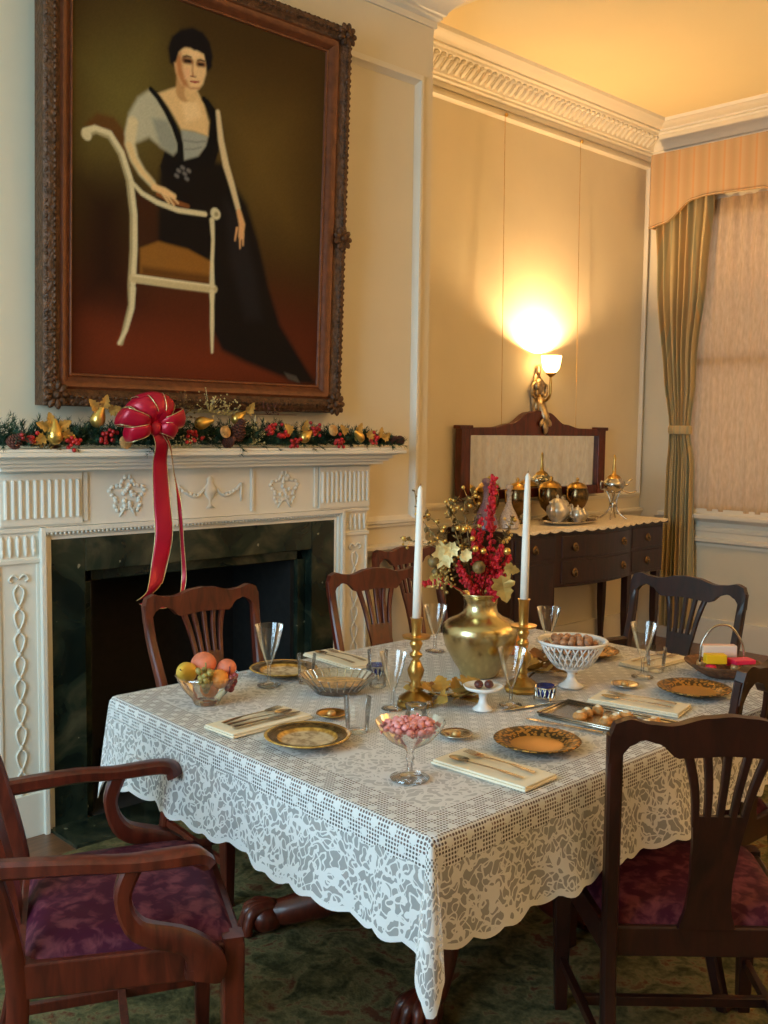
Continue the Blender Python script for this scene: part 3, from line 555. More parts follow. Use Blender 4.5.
for (cx, cz) in ((-W2+.04, .04), (W2-.04, .04), (W2-.04, HH-.04), (-W2+.04, HH-.04), (W2-.03, HH*.46)):
    mb = MB()
    for i in range(9):
        a = 2*PI*i/9; mb.ell((cx+.032*cos(a), -.056, cz+.032*sin(a)), (.022, .010, .013), 8, 6, Matrix.Rotation(-a, 3, 'Y'))
    mb.ell((cx, -.062, cz), (.016, .012, .016), 8, 6)
    mb.build('corner_rosette', 'frame', pt, smooth=True)
# canvas with the painted figure
NX, NZ = 235, 290
cx0, cx1, cz0, cz1 = -.60, .60, .105, 1.555
U, V = np.meshgrid(np.linspace(0, 1, NX), np.linspace(0, 1, NZ))
A0 = (cx1-cx0)/(cz1-cz0)
def srgb(c): 
    c = np.array(c, float)/255.; return np.where(c <= .04045, c/12.92, ((c+.055)/1.055)**2.4)
img = np.zeros((NZ, NX, 3))
img[:] = srgb((64, 46, 20)); k = np.clip((.42-V)/.25, 0, 1)[..., None]; img = img*(1-k)+srgb((66, 28, 14))*k
def sd_seg(px, py, a, b):
    vx, vy = b[0]-a[0], b[1]-a[1]; t = np.clip(((px-a[0])*vx+(py-a[1])*vy)/max(vx*vx+vy*vy, 1e-12), 0, 1)
    return np.hypot(px-a[0]-t*vx, py-a[1]-t*vy), t
PX, PY = U*A0, V
for sh in PAINT:
    pts = [(u*A0, v) for u, v in sh[3]]; soft = sh[2]
    if sh[0] == 'p':
        d = np.full(U.shape, 9.); ins = np.zeros(U.shape, bool)
        for i in range(len(pts)):
            a, b = pts[i], pts[(i+1) % len(pts)]
            d = np.minimum(d, sd_seg(PX, PY, a, b)[0])
            cr = ((a[1] > PY) != (b[1] > PY)) & (PX < (b[0]-a[0])*(PY-a[1])/((b[1]-a[1]) or 1e-9)+a[0]); ins ^= cr
        sd = np.where(ins, -d, d); al = np.clip(.5-sd/(2*soft), 0, 1)
    else:
        al = np.zeros(U.shape)
        for i in range(len(pts)-1):
            d, t = sd_seg(PX, PY, pts[i], pts[i+1]); wd = sh[4][i]+(sh[4][i+1]-sh[4][i])*t
            al = np.maximum(al, np.clip(.5-(d-wd/2*1.0)/(2*soft), 0, 1))
    al = al*al*(3-2*al); al = al[..., None]; img = img*(1-al)+srgb(sh[1])*al
rng = np.random.RandomState(2); img *= 1.15*(1+.12*(rng.rand(NZ, NX, 1)-.5))
vs = [(cx0+(cx1-cx0)*i/(NX-1), -.008, cz0+(cz1-cz0)*j/(NZ-1)) for j in range(NZ) for i in range(NX)]
fs = [(j*NX+i, j*NX+i+1, (j+1)*NX+i+1, (j+1)*NX+i) for j in range(NZ-1) for i in range(NX-1)]
me = bpy.data.meshes.new('canvas'); me.from_pydata(vs, [], fs); me.update()
ca = me.color_attributes.new('paint', 'FLOAT_COLOR', 'POINT')
ca.data.foreach_set('color', np.concatenate([img.reshape(-1, 3), np.ones((NX*NZ, 1))], 1).astype(np.float32).ravel())
cv = bpy.data.objects.new('canvas', me); C.objects.link(cv); me.materials.append(M['canvas']); cv.parent = pt
cv['label'] = 'oil painting of a dark-haired woman in a black gown leaning on a white scroll armchair'

# ------------------------------------------------------------------ mirror on the alcove wall, hung by wires
mr = thing('wall_mirror', 'wide mahogany framed mirror with arched crest hung above the sideboard', 'mirror', (5.19, 4.00, 1.04))
def crest(u):   # top outline height against |x|
    return interp(abs(u), [(0, .585), (.10, .575), (.28, .50), (.45, .475), (.74, .47)])
xs = [-.74+1.48*i/60 for i in range(61)]
mb = MB().strip([(x, crest(x)) for x in xs], [(x, .425) for x in xs], 0, .05)
mb.box(-.75, -.665, -.027, .025, .03, .47).box(.665, .75, -.027, .025, .03, .47).box(-.66, .66, -.025, .025, .03, .09)
mb.box(-.77, -.65, -.033, .025, .462, .485).box(.65, .77, -.033, .025, .462, .485)
mb.build('frame', 'mahogany', mr, bev=.005)
MB().box(-.67, .67, -.005, .0, .085, .43).build('mirror_glass', 'mirror', mr)
for x in (-.36, .42):
    MB().tube([(x, -.005, crest(x)), (x, .02, 3.405-1.04)], .0017, 5).ell((x, .01, 3.40-1.04), .012, 8, 6).build('hanging_wire', 'brass', mr)

M['sconcebrass'] = simple('silvered_brass', (.55, .42, .26), .35, 1., var=.3, scale=40)
# ------------------------------------------------------------------ wall sconce
sc = thing('wall_sconce', 'lit brass wall sconce with glass cup shade above the mirror crest', 'wall lamp', (5.235, 4.05, 1.62))
mb = MB(); mb.ell((0, -.012, .12), (.045, .016, .13), 14, 10); mb.ell((0, -.03, .06), (.036, .022, .05), 10, 8); mb.ell((0, -.03, .17), (.04, .024, .045), 10, 8); mb.ell((0, -.02, .255), (.016, .014, .035), 8, 6)
for s_ in (-1, 1):
    mb.tube(catmull([(0, -.02, .10), (s_*.05, -.03, .12), (s_*.055, -.03, .17), (s_*.02, -.025, .19)], 5), [.010]*16, 6)
    mb.tube(catmull([(0, -.02, .08), (s_*.035, -.025, .03), (s_*.05, -.02, -.01), (s_*.025, -.02, -.02)], 5), [.008]*16, 6)
    mb.ell((s_*.022, -.035, .13), (.014, .012, .02), 8, 6)
mb.ell((0, -.03, -.0), (.026, .018, .055), 8, 6)
mb.tube([(0, -.03, .10), (0, -.055, .05), (0, -.085, .0), (0, -.088, -.05)], [.030, .028, .024, .012], 10); mb.ell((0, -.088, -.045), (.022, .012, .05), 10, 8); mb.ell((0, -.06, 0), (.02, .035, .02), 8, 6); mb.ell((-.03, -.088, -.03), (.016, .01, .024), 8, 6, Matrix.Rotation(.6, 3, 'Y')); mb.ell((.03, -.088, -.03), (.016, .01, .024), 8, 6, Matrix.Rotation(-.6, 3, 'Y'))
mb.xf(Matrix.Translation((0, 0, .10)) @ Matrix.Diagonal((1.3, 1, 1.18, 1)) @ Matrix.Translation((0, 0, -.115)))
mb.build('back_plate', 'sconcebrass', sc, smooth=True)
mb = MB(); mb.tube(catmull([(0, -.02, .12), (.0, -.07, .07), (.0, -.115, .10), (.0, -.12, .17), (.0, -.12, .225)], 6), .0085, 8)
mb.lathe([(.006, .0), (.012, .008), (.030, .022), (.034, .03), (.008, .033)], (0, -.12, .215), 16)
mb.build('arm', 'brass', sc, smooth=True)
mb = MB().lathe([(.012, .245), (.035, .252), (.052, .275), (.060, .31), (.066, .355), (.063, .355), (.057, .312), (.049, .28), (.03, .258), (.010, .252)], (0, -.12, 0), 28)
mb.build('lamp_shade', 'shade', sc, smooth=True)
MB().ell((0, -.12, .283), (.018, .018, .022), 12, 8).build('bulb', 'shade', sc, smooth=True)

# ------------------------------------------------------------------ window dressing
def cloth_sheet(name, mat, fx, y0, y1, z0, z1, ny, nz, label, cat):
    vs = []; fs = []
    for j in range(nz+1):
        for i in range(ny+1): vs.append(fx(i/ny, j/nz))
    for j in range(nz):
        for i in range(ny): a = j*(ny+1)+i; fs.append((a, a+1, a+ny+2, a+ny+1))
    o = MB().add(vs, fs).build(name, mat, smooth=True); return tag(o, label, cat)
def fsheer(u, t):
    y = lerp(WY0-.05, WY1+.02, u); return (XR-.015+.010*sin(y*70)+.006*sin(y*23+1), y, lerp(.95, 3.1, t))
cloth_sheet('sheer_curtain', 'sheer', fsheer, 0, 0, 0, 0, 260, 4, 'sheer tan curtain hanging flat across the window', 'curtain')
def fcurt(u, t):
    z = lerp(.10, 3.12, t)
    # left edge by the corner; right edge sweeps in to the tieback at z = 1.52
    c = interp(z, [(.10, 3.665), (1.30, 3.675), (1.50, 3.690), (2.3, 3.72), (3.12, 3.72)])
    hw = interp(z, [(.10, .125), (1.25, .105), (1.50, .075), (1.9, .12), (2.6, .19), (3.12, .225)])
    y = c+hw*(2*u-1); ph = u*2*PI*7
    amp = interp(z, [(.1, .03), (1.5, .018), (2.2, .032), (3.1, .035)])
    return (XR-.085+amp*sin(ph)+.008*sin(ph*2.3+z), y, z)
ct = cloth_sheet('curtain', 'curtain', fcurt, 0, 0, 0, 0, 120, 40, 'long gold and olive striped curtain gathered by a tieback beside the window', 'curtain')
mb = MB(); vs = []; n = 24
for j, z in enumerate((1.485, 1.50, 1.53, 1.545)):
    for i in range(n): a = 2*PI*i/n; vs.append((XR-.085+(.050 if j in (0, 3) else .056)*cos(a), 3.690+(.084 if j in (0, 3) else .09)*sin(a), z))
fs = [(j*n+i, j*n+(i+1) % n, (j+1)*n+(i+1) % n, (j+1)*n+i) for j in range(3) for i in range(n)]
mb.add(vs, fs).build('tieback', 'curtain', ct, smooth=True)
# valance board with shaped lower edge
vl = thing('valance', 'peach striped valance with a scalloped lower edge over the window', 'valance', (XR-.19, 0, 0))
ys = [1.5+(3.93-1.5)*i/120 for i in range(121)]
def vb(y):
    d = 3.93-y
    b = interp(d, [(0, 2.93), (.10, 2.95), (.34, 3.085), (.42, 3.095), (.82, 3.085), (.90, 3.05), (1.1, 3.02), (1.3, 3.06), (1.5, 3.12), (2.4, 3.12)])
    return b
mb = MB(); vs = []; fs = []
for y in ys: vs += [(0, y, 3.435), (0, y, vb(y)), (.02, y, vb(y)), (.02, y, 3.435)]
for i in range(120):
    a = 4*i; fs += [(a+k, a+(k+1) % 4, a+4+(k+1) % 4, a+4+k) for k in range(4)]
fs += [(0, 1, 2, 3), (483, 482, 481, 480)]
mb.add(vs, fs).box(.02, .185, 3.915, 3.93, 2.93, 3.43).build('valance_board', 'valance', vl, smooth='auto')
mb = MB(); mb.tube([(-.004, y, vb(y)+.004) for y in ys], .006, 6); mb.build('piping', 'valance', vl, smooth=True)
# ------------------------------------------------------------------ dining table and lace cloth
TX0, TX1, TY0, TY1, TZ = 1.285, 2.95, 1.205, 2.43, .758
tb = thing('dining_table', 'mahogany pedestal dining table under the white lace cloth', 'table', (2.1, 1.82, 0))
def tl(mb, *a, **k): return mb.xf(Matrix.Translation((-2.1, -1.82, 0))).build(*a, parent=tb, **k)
tl(MB().prism([(TX0, TY0), (TX1, TY0), (TX1, TY1), (TX0+.04, TY1)], 'z', .722, TZ), 'tabletop', 'mahogany', bev=.006)
tl(MB().box(TX0+.08, TX1-.08, TY0+.08, TY1-.08, .64, .722), 'apron', 'mahogany_dark')
tl(MB().lathe([(.11, .64), (.13, .60), (.09, .56), (.06, .52), (.075, .46), (.11, .40), (.10, .33), (.07, .28), (.12, .25), (.14, .20), (.13, .15), (.06, .13)], (2.1, 1.82, 0), 28), 'pedestal', 'mahogany', smooth=True)
for (sx, sy) in ((-1, -1), (-1, 1), (1, -1), (1, 1)):
    sy_ = sy; sy = sy*(1 if sy > 0 else .35)
    P = catmull([(2.1+sx*.08, 1.82+sy*.08, .22), (2.1+sx*.16, 1.82+sy*.20, .25), (2.1+sx*.24, 1.82+sy*.32, .13), (2.1+sx*.30, 1.82+sy*.42, .075), (2.1+sx*.34, 1.82+sy*.465, .06)], 6)
    mb = MB().tube(P, [lerp(.065, .036, i/(len(P)-1)) for i in range(len(P))], 12)
    lg = tl(mb, 'leg', 'mahogany', smooth=True)
    mb = MB(); fx, fy = 2.1+sx*.36, 1.82+sy*.48
    mb.ell((fx, fy, .05), (.055, .055, .045), 12, 8)
    for q in range(4):
        a = math.atan2(sy, sx)+(q-1.5)*.55
        mb.tube(catmull([(fx-.02*sx, fy-.02*sy, .085), (fx+.045*cos(a), fy+.045*sin(a), .075), (fx+.066*cos(a), fy+.066*sin(a), .04), (fx+.068*cos(a), fy+.068*sin(a), .016)], 4), [.02]*6+[.016]*7, 8)
    mb.xf(Matrix.Translation((-2.1, -1.82, 0))).build('claw_foot', 'mahogany', lg, smooth=True)
# the cloth
Z0 = .764; DR = .225
random.seed(4)
def fold(s): return .5+.30*sin(s*17+.6)+.22*sin(s*31+2.)+.15*sin(s*9)
def cloth():
    vs = []; fs = []; uvf = []; uve = []
    rows = [0, .03, .06, .10, .16, .24, .33, .42, .51, .60, .69, .78, .86, .93, 1.0]
    cols = []   # (base, angle info, flat base)
    cx, cy = (TX0+TX1)/2, (TY0+TY1)/2
    per = []
    def side(p, q, nrm):
        L = math.hypot(q[0]-p[0], q[1]-p[1]); n = int(L/.012)
        for i in range(n): t = i/n; per.append(('s', (lerp(p[0], q[0], t), lerp(p[1], q[1], t)), nrm, t, L))
    def corner(p, a0):
        for i in range(30): per.append(('c', p, a0, i/30, 0))
    side((TX0, TY0), (TX1, TY0), -PI/2); corner((TX1, TY0), -PI/2)
    side((TX1, TY0), (TX1, TY1), 0.); corner((TX1, TY1), 0.)
    side((TX1, TY1), (TX0, TY1), PI/2); corner((TX0, TY1), PI/2)
    side((TX0, TY1), (TX0, TY0), PI); corner((TX0, TY0), PI)
    s = 0.; n = len(per)
    for k, (kind, p, a, t, L) in enumerate(per):
        a0_ = (p == (TX0, TY0))
        scal = .012*abs(sin(s*PI/.085))
        if kind == 's':
            f = fold(s); ends = min(1, min(t, 1-t)*L/.16)
            for j, rr in enumerate(rows):
                rho = rr*(DR+scal-.008); o = .004+.010*min(1, rho/.02)+rho*(.03+.16*f*ends*(rr**.8))
                z = Z0-max(0, rho-.006)*.985 if rho > 0 else Z0
                dr = a; lat = .010*sin(s*24+1.)*rr
                vs.append((p[0]+cos(dr)*o*(rho > 0)-sin(dr)*lat, p[1]+sin(dr)*o*(rho > 0)+cos(dr)*lat, z))
                uvf.append((p[0]+cos(a)*rho, p[1]+sin(a)*rho)); uve.append((s, DR+scal-.008-rho))
            s += .012
        else:
            th = t*PI/2; g = sin(2*th)
            for j, rr in enumerate(rows):
                rmax = min((DR+.002+scal*.6)/max(cos(th), sin(th)), 1.36*DR); rho = rr*rmax
                spread = .5+(t-.5)*(1.15 if rr > .5 else 1.0)
                dr = a+PI/2*spread
                o = .012*min(1, rho/.02)+rho*(.045+(.34 if a0_ else .12)*g**1.3)*(1-.25*rr)
                z = Z0-max(0, rho-.006)*math.sqrt(max(0, 1-(.30*g)**2))
                vs.append((p[0]+cos(dr)*o*(rho > 0), p[1]+sin(dr)*o*(rho > 0), z))
                uvf.append((p[0]+cos(a+th)*rho, p[1]+sin(a+th)*rho)); uve.append((s, min(DR-rho*max(cos(th), sin(th)), rmax-rho)))
            s += .011
    m = len(rows)
    for k in range(n):
        k2 = (k+1) % n
        for j in range(m-1): fs.append((k*m+j, k2*m+j, k2*m+j+1, k*m+j+1))
    # top: rings shrinking to the middle
    prev = [k*m for k in range(n)]
    for sc_ in (.985, .95, .88, .75, .5, .25, .02):
        cur = []
        for k, (kind, p, a, t, L) in enumerate(per):
            x = cx+(p[0]-cx)*sc_; y = cy+(p[1]-cy)*sc_; vs.append((x, y, Z0+.0006)); cur.append(len(vs)-1); uvf.append((x, y))
            uve.append((0, DR+min(x-TX0, TX1-x, y-TY0, TY1-y)))
        for k in range(n):
            k2 = (k+1) % n
            if per[k][0] == 's' or (per[k][0] == 'c' and per[k2][0] == 's' and False): fs.append((prev[k2], prev[k], cur[k], cur[k2]))
        prev = cur
    vs = [(x+.04*max(0, min(1, (y-TY0)/(TY1-TY0)))*max(0, min(1, (TX1-x)/(TX1-TX0))), y, z) for x, y, z in vs]
    me = bpy.data.meshes.new('tablecloth'); me.from_pydata(vs, [], fs); me.update()
    for nm, U_ in (('flat', uvf), ('edge', uve)):
        ul = me.uv_layers.new(name=nm)
        for lp in me.loops: ul.data[lp.index].uv = U_[lp.vertex_index]
    for p in me.polygons: p.use_smooth = True
    me.materials.append(M['lace']); o = bpy.data.objects.new('tablecloth', me); C.objects.link(o)
    return tag(o, 'white lace tablecloth with a scalloped floral border draped over the dining table', 'tablecloth')
cloth()

# ------------------------------------------------------------------ chairs
def back_y(z, d=.42):
    return -d/2-interp(z, [(.42, 0.), (.97, .085)]) if z > .42 else -d/2
def make_chair(label, loc, rz, arms=False, sh=0., wf=.52, wb=.41, dp=.42, wt=.225, mat='mahogany', legs_only=False, hgt=1.):
    t = thing('dining_armchair' if arms else 'dining_chair', label, 'chair', loc, rz, None)
    by = lambda z: (-dp/2-interp(z, [(.42, 0.), (.98, .10)]))
    for s_ in (-1, 1):
        P = [(s_*(wb/2-.01), -dp/2-.07, 0), (s_*(wb/2-.01), -dp/2-.03, .16), (s_*(wb/2-.012), -dp/2, .34), (s_*(wb/2-.012), -dp/2, .46), (s_*(wb/2-.004), by(.62), .62), (s_*(wt-.018), by(.80), .80), (s_*(wt-.012), by(.93), .93)]
        P = catmull(P, 4)
        MB().sweep(P, [lerp(.030, .032, i/(len(P)-1)) for i in range(len(P))], [interp(p.z, [(0, .034), (.35, .042), (.5, .040), (.93, .024)]) for p in P], (0, 1, 0), .35).build('rear_leg', mat, t, smooth='auto')
        MB().sweep([(s_*(wf/2-.022), dp/2-.022, .455+sh), (s_*(wf/2-.022), dp/2-.022, .30), (s_*(wf/2-.024), dp/2-.024, 0)], [.042, .042, .030], [.042, .042, .030], (0, 1, 0), .15).build('front_leg', mat, t)
        MB().sweep([(s_*(wf/2-.024), dp/2-.03, .14), (s_*(wb/2-.012), -dp/2-.02, .14)], .016, .024, (0, 0, 1), .1).build('stretcher', mat, t)
    MB().sweep([(-wf/2*.5-wb/2*.5+.02, -.0, .14), (wf/2*.5+wb/2*.5-.02, 0, .14)], .024, .018, (0, 1, 0), .1).build('stretcher', mat, t)
    # seat frame
    h0, h1 = .375+sh, .445+sh
    mb = MB(); F_, B_ = dp/2, -dp/2
    pts = [(-wf/2, F_), (wf/2, F_), (wb/2, B_), (-wb/2, B_)]; inn = [(-wf/2+.03, F_-.03), (wf/2-.03, F_-.03), (wb/2-.025, B_+.03), (-wb/2+.025, B_+.03)]
    vs = [(*p, h0) for p in pts]+[(*p, h1) for p in pts]+[(*p, h0) for p in inn]+[(*p, h1) for p in inn]; fs = []
    for k in range(4):
        k2 = (k+1) % 4; fs += [(k, k2, k2+4, k+4), (k+8, k+12, k2+12, k2+8), (k, k+8, k2+8, k2), (k+4, k2+4, k2+12, k+12)]
    mb.add(vs, fs).build('seat_frame', mat, t, bev=.004)
    # upholstered seat, domed
    n = 16; vs = []; fs = []
    for j in range(n+1):
        for i in range(n+1):
            u, v = i/n*2-1, j/n*2-1; w = lerp(wb, wf, (v+1)/2)/2-.012
            e = (1-abs(u)**5)*(1-abs(v)**5); rr = max(abs(u), abs(v))
            vs.append((u*w, v*(dp/2-.012), sh+.440+.040*min(1, e*1.9)**.5+.010*(1-u*u)*(1-v*v)))
    for j in range(n):
        for i in range(n): a = j*(n+1)+i; fs.append((a, a+1, a+n+2, a+n+1))
    MB().add(vs, fs).build('seat', 'damask', t, smooth=True)
    # crest rail
    xs = [-wt+2*wt*i/48 for i in range(49)]
    top = lambda u: interp(abs(u), [(0, .974), (.18, .970), (.50, .952), (.66, .955), (.84, .966), (.95, .957), (1., .925)])
    bot = lambda u: interp(abs(u), [(0, .885), (.34, .880), (.42, .878), (.60, .912), (.72, .920), (.84, .905), (.92, .870), (1., .865)])
    MB().strip([(x, top(x/wt)) for x in xs], [(x, bot(x/wt)) for x in xs], by, .026).build('crest_rail', mat, t, smooth='auto', bev=.003)
    # pierced fan splat
    mb = MB()
    def rib(x0, x1, bend, w0, w1):
        P = [(lerp(x0, x1, q)+bend*sin(PI*q)*(1 if x0 > 0 else -1 if x0 < 0 else 0), by(lerp(.91, .71, q)), lerp(.91, .71, q)) for q in [k/10 for k in range(11)]]
        mb.sweep(P, [lerp(w0, w1, k/10) for k in range(11)], .014, (0, 1, 0), .25)
    for x0, x1, b_, w in ((-.090, -.050, -.008, .020), (-.046, -.026, -.004, .017), (0, 0, 0, .017), (.046, .026, -.004, .017), (.090, .050, -.008, .020)): rib(x0, x1, b_, w, .014)
    hs = [(.66, .046), (.60, .044), (.54, .043), (.49, .050), (.445, .066)]
    hs = [(z, interp(-z, [(-.74, .057), (-.64, .049), (-.56, .045), (-.50, .048), (-.44, .062)])) for z in [.735-.0181*i for i in range(17)]]
    # lower solid part cut by slots near its top
    for x_ in (-.040, -.020, 0, .020, .040): pass
    mb2 = [(-w, z) for z, w in hs]; n = len(hs); vs = []
    for z, w in hs:
        for (x, yy) in ((-w, -.007), (w, -.007), (w, .007), (-w, .007)): vs.append((x, by(z)+yy, z))
    fs = [(4*i+k, 4*i+(k+1) % 4, 4*i+4+(k+1) % 4, 4*i+4+k) for i in range(n-1) for k in range(4)]+[(0, 1, 2, 3), (4*n-1, 4*n-2, 4*n-3, 4*n-4)]
    mb.add(vs, fs).build('splat', mat, t, smooth='auto')
    if arms:
        for s_ in (-1, 1):
            X = s_*wb/2; A = s_*(wf/2+.008)
            P = catmull([(s_*(wb/2+.002), by(.67)+.01, .668), (s_*(wb/2+.03), -.10, .672), (A, -.01, .668), (A+s_*.006, .085, .672), (A, .122, .668), (A-s_*.006, .134, .648)], 5)
            am = MB().sweep(P, [interp(p.y, [(-.25, .032), (-.05, .044), (.08, .056), (.14, .050)]) for p in P], [interp(p.y, [(-.25, .036), (0, .028), (.2, .032)]) for p in P], (0, 0, 1), .4).build('arm', mat, t, smooth='auto')
            P = catmull([(A, .0, .665), (A-s_*.004, -.02, .60), (A-s_*.008, .01, .53), (s_*(wf/2+.004), .10, .465+sh), (s_*(wf/2+.004), .135, .42+sh), (s_*(wf/2+.004), .130, .385+sh)], 5)
            MB().sweep(P, .034, [interp(-p.z, [(-.66, .036), (-.58, .032), (-.47-sh, .048), (-.41-sh, .080), (-.38-sh, .070)]) for p in P], (0, 1, 0), .35).build('arm_support', mat, t, smooth='auto')
    return t
ac = make_chair('armchair with burgundy damask seat and scrolled arms at the left end of the table', (1.045, 1.877, .0095), math.radians(-116), arms=True, sh=.03, wf=.50, wb=.44, wt=.24, dp=.43)
c1 = make_chair('reddish mahogany chair across the table directly before the fireplace opening', (1.975, 2.68, .0095), PI, wt=.237)
c2 = make_chair('mahogany chair across the table, second from the left, beside the marble edge', (2.74, 2.66, .0095), PI-math.radians(10), wt=.225)
c3 = make_chair('mahogany chair standing back by the wall, behind the left candle', (3.44, 3.12, .009), PI, wt=.22)
c4 = make_chair('dark mahogany armchair at the far right end of the table facing left', (3.30, 2.01, .0095), PI/2, arms=True, wf=.55, wb=.47, wt=.25, mat='mahogany_dark')
c5 = make_chair('dark mahogany chair in the near right foreground seen from behind', (2.10, 1.165, .0095), math.radians(-44), mat='mahogany_dark', wt=.245, wb=.44)
c6 = make_chair('dark mahogany chair at the right edge of the photo behind the foreground chair', (2.565, 1.44, .0095), math.radians(-2), mat='mahogany_dark', wt=.24)
for c in (c1, c2, c3, c4, c5, c6): c.scale = (1, 1, .945)
ac.scale = (1, 1, .995)

# ------------------------------------------------------------------ sideboard
sb = thing('sideboard', 'dark mahogany bow-front sideboard against the back wall of the alcove', 'sideboard', (5.2, 4.04, 0))
def bow(x, d0=.50, k=.06): # front edge offset for x in -0.8..0.8
    return -(d0+k*max(0, 1-(x/.42)**2))
def slab(x0, x1, z0, z1, d0=.50, name='top', mat='mahogany_dark', bev=.004, yb=-.0, parent=sb, n=24):
    xs = [lerp(x0, x1, i/n) for i in range(n+1)]
    poly = [(x, bow(x, d0)) for x in xs]+[(x1, yb), (x0, yb)]
    return MB().prism(poly, 'z', z0, z1).build(name, mat, parent, bev=bev)
slab(-.82, .82, .895, .92, .53, 'top')
slab(-.80, .80, .57, .895, .50, 'case')
slab(-.80, -.40, .30, .575, .50, 'end_cupboard')
for (x0, x1, z0, z1) in ((-.36, .36, .745, .875), (-.36, .36, .59, .725), (.42, .78, .745, .875), (.42, .78, .59, .725), (-.78, -.42, .745, .875)):
    xs = [lerp(x0, x1, i/12) for i in range(13)]
    dr = MB().prism([(x, bow(x)-.008) for x in xs]+[(x, bow(x)+.02) for x in reversed(xs)], 'z', z0, z1).build('drawer', 'mahogany_dark', sb, bev=.003)
    for kx in ((x0+.10, x1-.10) if x1-x0 > .5 else ((x0+x1)/2,)):
        y = bow(kx)-.008
        MB().ell((kx, y-.003, (z0+z1)/2), (.026, .005, .026), 14, 6).ell((kx, y-.012, (z0+z1)/2), (.012, .012, .012), 10, 6).tube([(kx-.02, y-.008, (z0+z1)/2), (kx-.014, y-.012, (z0+z1)/2-.02), (kx, y-.012, (z0+z1)/2-.027), (kx+.014, y-.012, (z0+z1)/2-.02), (kx+.02, y-.008, (z0+z1)/2)], .003, 6).build('knob', 'oldbrass', dr, smooth=True)
MB().prism([(x, bow(x)-.008) for x in [lerp(-.78, -.42, i/6) for i in range(7)]]+[(-.42, -.47), (-.78, -.47)], 'z', .33, .72).build('cupboard_door', 'mahogany_dark', sb, bev=.003)
for (x, y) in ((-.77, -.47), (-.42, -.47), (.42, -.47), (.77, -.47), (-.77, -.05), (.77, -.05)):
    MB().sweep([(x, y, .60), (x, y, .30), (x, y, .06), (x, y, .05), (x, y, 0)], [.05, .046, .028, .038, .03], [.05, .046, .028, .038, .03], (0, 1, 0), .1).build('leg', 'mahogany_dark', sb)
# lace runner with pointed edge
mb = MB(); xs = [-.80+1.60*i/96 for i in range(97)]
vs = []
for i, x in enumerate(xs):
    hang = .008+.012*abs(sin(i*PI/6))
    vs += [(x, -.04, .923), (x, bow(x, .53)+.01, .923), (x, bow(x, .53)-.005, .921), (x, bow(x, .53)-.008, .921-hang)]
fs = [(4*i+k, 4*i+k+1, 4*i+4+k+1, 4*i+4+k) for i in range(96) for k in range(3)]
rn = mb.add(vs, fs).build('table_runner', 'lace_runner', None, smooth=True); rn.location = (5.2, 4.04, 0); tag(rn, 'cream lace runner with pointed edge across the sideboard top', 'table runner')
# ------------------------------------------------------------------ things on the table
ZT = .7665
def lathe_thing(name, mat, prof, loc, label, cat, seg=32, group=None, smooth=True, parent=None):
    o = MB().lathe(prof, (0, 0, 0), seg).build(name, mat, parent, smooth=smooth); o.location = loc
    return tag(o, label, cat, group) if label else o
plate_prof = [(.0005, .004), (.055, .004), (.066, .006), (.072, .012), (.100, .019), (.1015, .021), (.099, .0225), (.072, .0155), (.064, .0095), (.055, .008), (.0005, .008)]
for (x, y, lab, mt_) in ((1.455, 1.765, 'gilt and dark rimmed plate with pale scenic centre at the left end of the table', 'plate_gilt'),
                    (1.815, 2.315, 'dark rimmed plate behind the tall goblet on the far side of the table', 'plate_gilt'),
                    (1.830, 1.385, 'shiny gold etched plate beside the napkin at the near front of the table', 'plate_gold'),
                    (2.545, 1.385, 'gold etched plate on the right side of the table behind the foreground chair', 'plate_gold'),
                    (2.715, 1.86, 'gold plate at the far right end of the table behind the nut basket', 'plate_gold')):
    pl = lathe_thing('plate', mt_, plate_prof, (x, y, ZT), lab, 'plate', 48)
# napkins with cutlery
def napkin(cx, cy, lx, ly, rz, label):
    o = MB().box(-lx/2, lx/2, -ly/2, ly/2, 0, .006).box(-lx/2+.003, lx/2-.002, -ly/2+.002, ly/2-.003, .006, .011).build('napkin', 'napkin', None, bev=.002)
    o.location = (cx, cy, ZT); o.rotation_euler = (0, 0, rz); return tag(o, label, 'napkin')
def spoon_mb():
    mb = MB().sweep(catmull([(0, -.095, .002), (0, -.03, .004), (0, .03, .003), (0, .05, .002)], 4), [.011]*4+[.006]*5+[.005]*4, .002, (0, 0, 1), .3)
    vs = []; n = 16
    for j, (r_, z) in enumerate([(.0, .000), (.5, .0008), (.85, .003), (1., .005)]):
        for k in range(n): a = 2*PI*k/n; vs.append((.017*r_*cos(a), .072+.026*r_*sin(a), z))
    return mb.add(vs, [(j*n+k, j*n+(k+1) % n, (j+1)*n+(k+1) % n, (j+1)*n+k) for j in range(3) for k in range(n)])
def fork_mb():
    mb = MB().sweep(catmull([(0, -.095, .002), (0, -.03, .005), (0, .03, .003), (0, .045, .002)], 4), [.012]*4+[.006]*5+[.006]*4, .002, (0, 0, 1), .3)
    mb.sweep([(0, .042, .002), (0, .052, .003), (0, .064, .003)], [.006, .02, .022], .0018, (0, 0, 1), .2)
    for k in range(4): mb.sweep([(-.0092+.0061*k, .062, .003), (-.0092+.0061*k, .095, .005)], [.0035, .002], .0016, (0, 0, 1), .2)
    return mb
def knife_mb():
    mb = MB().sweep([(0, -.10, .003), (0, -.05, .003), (0, .0, .003)], [.014, .012, .009], .005, (0, 0, 1), .4)
    return mb.sweep([(0, 0, .003), (0, .02, .003), (0, .08, .003), (0, .105, .003)], [.010, .016, .015, .003], .0016, (0, 0, 1), .1)
CUT = {}
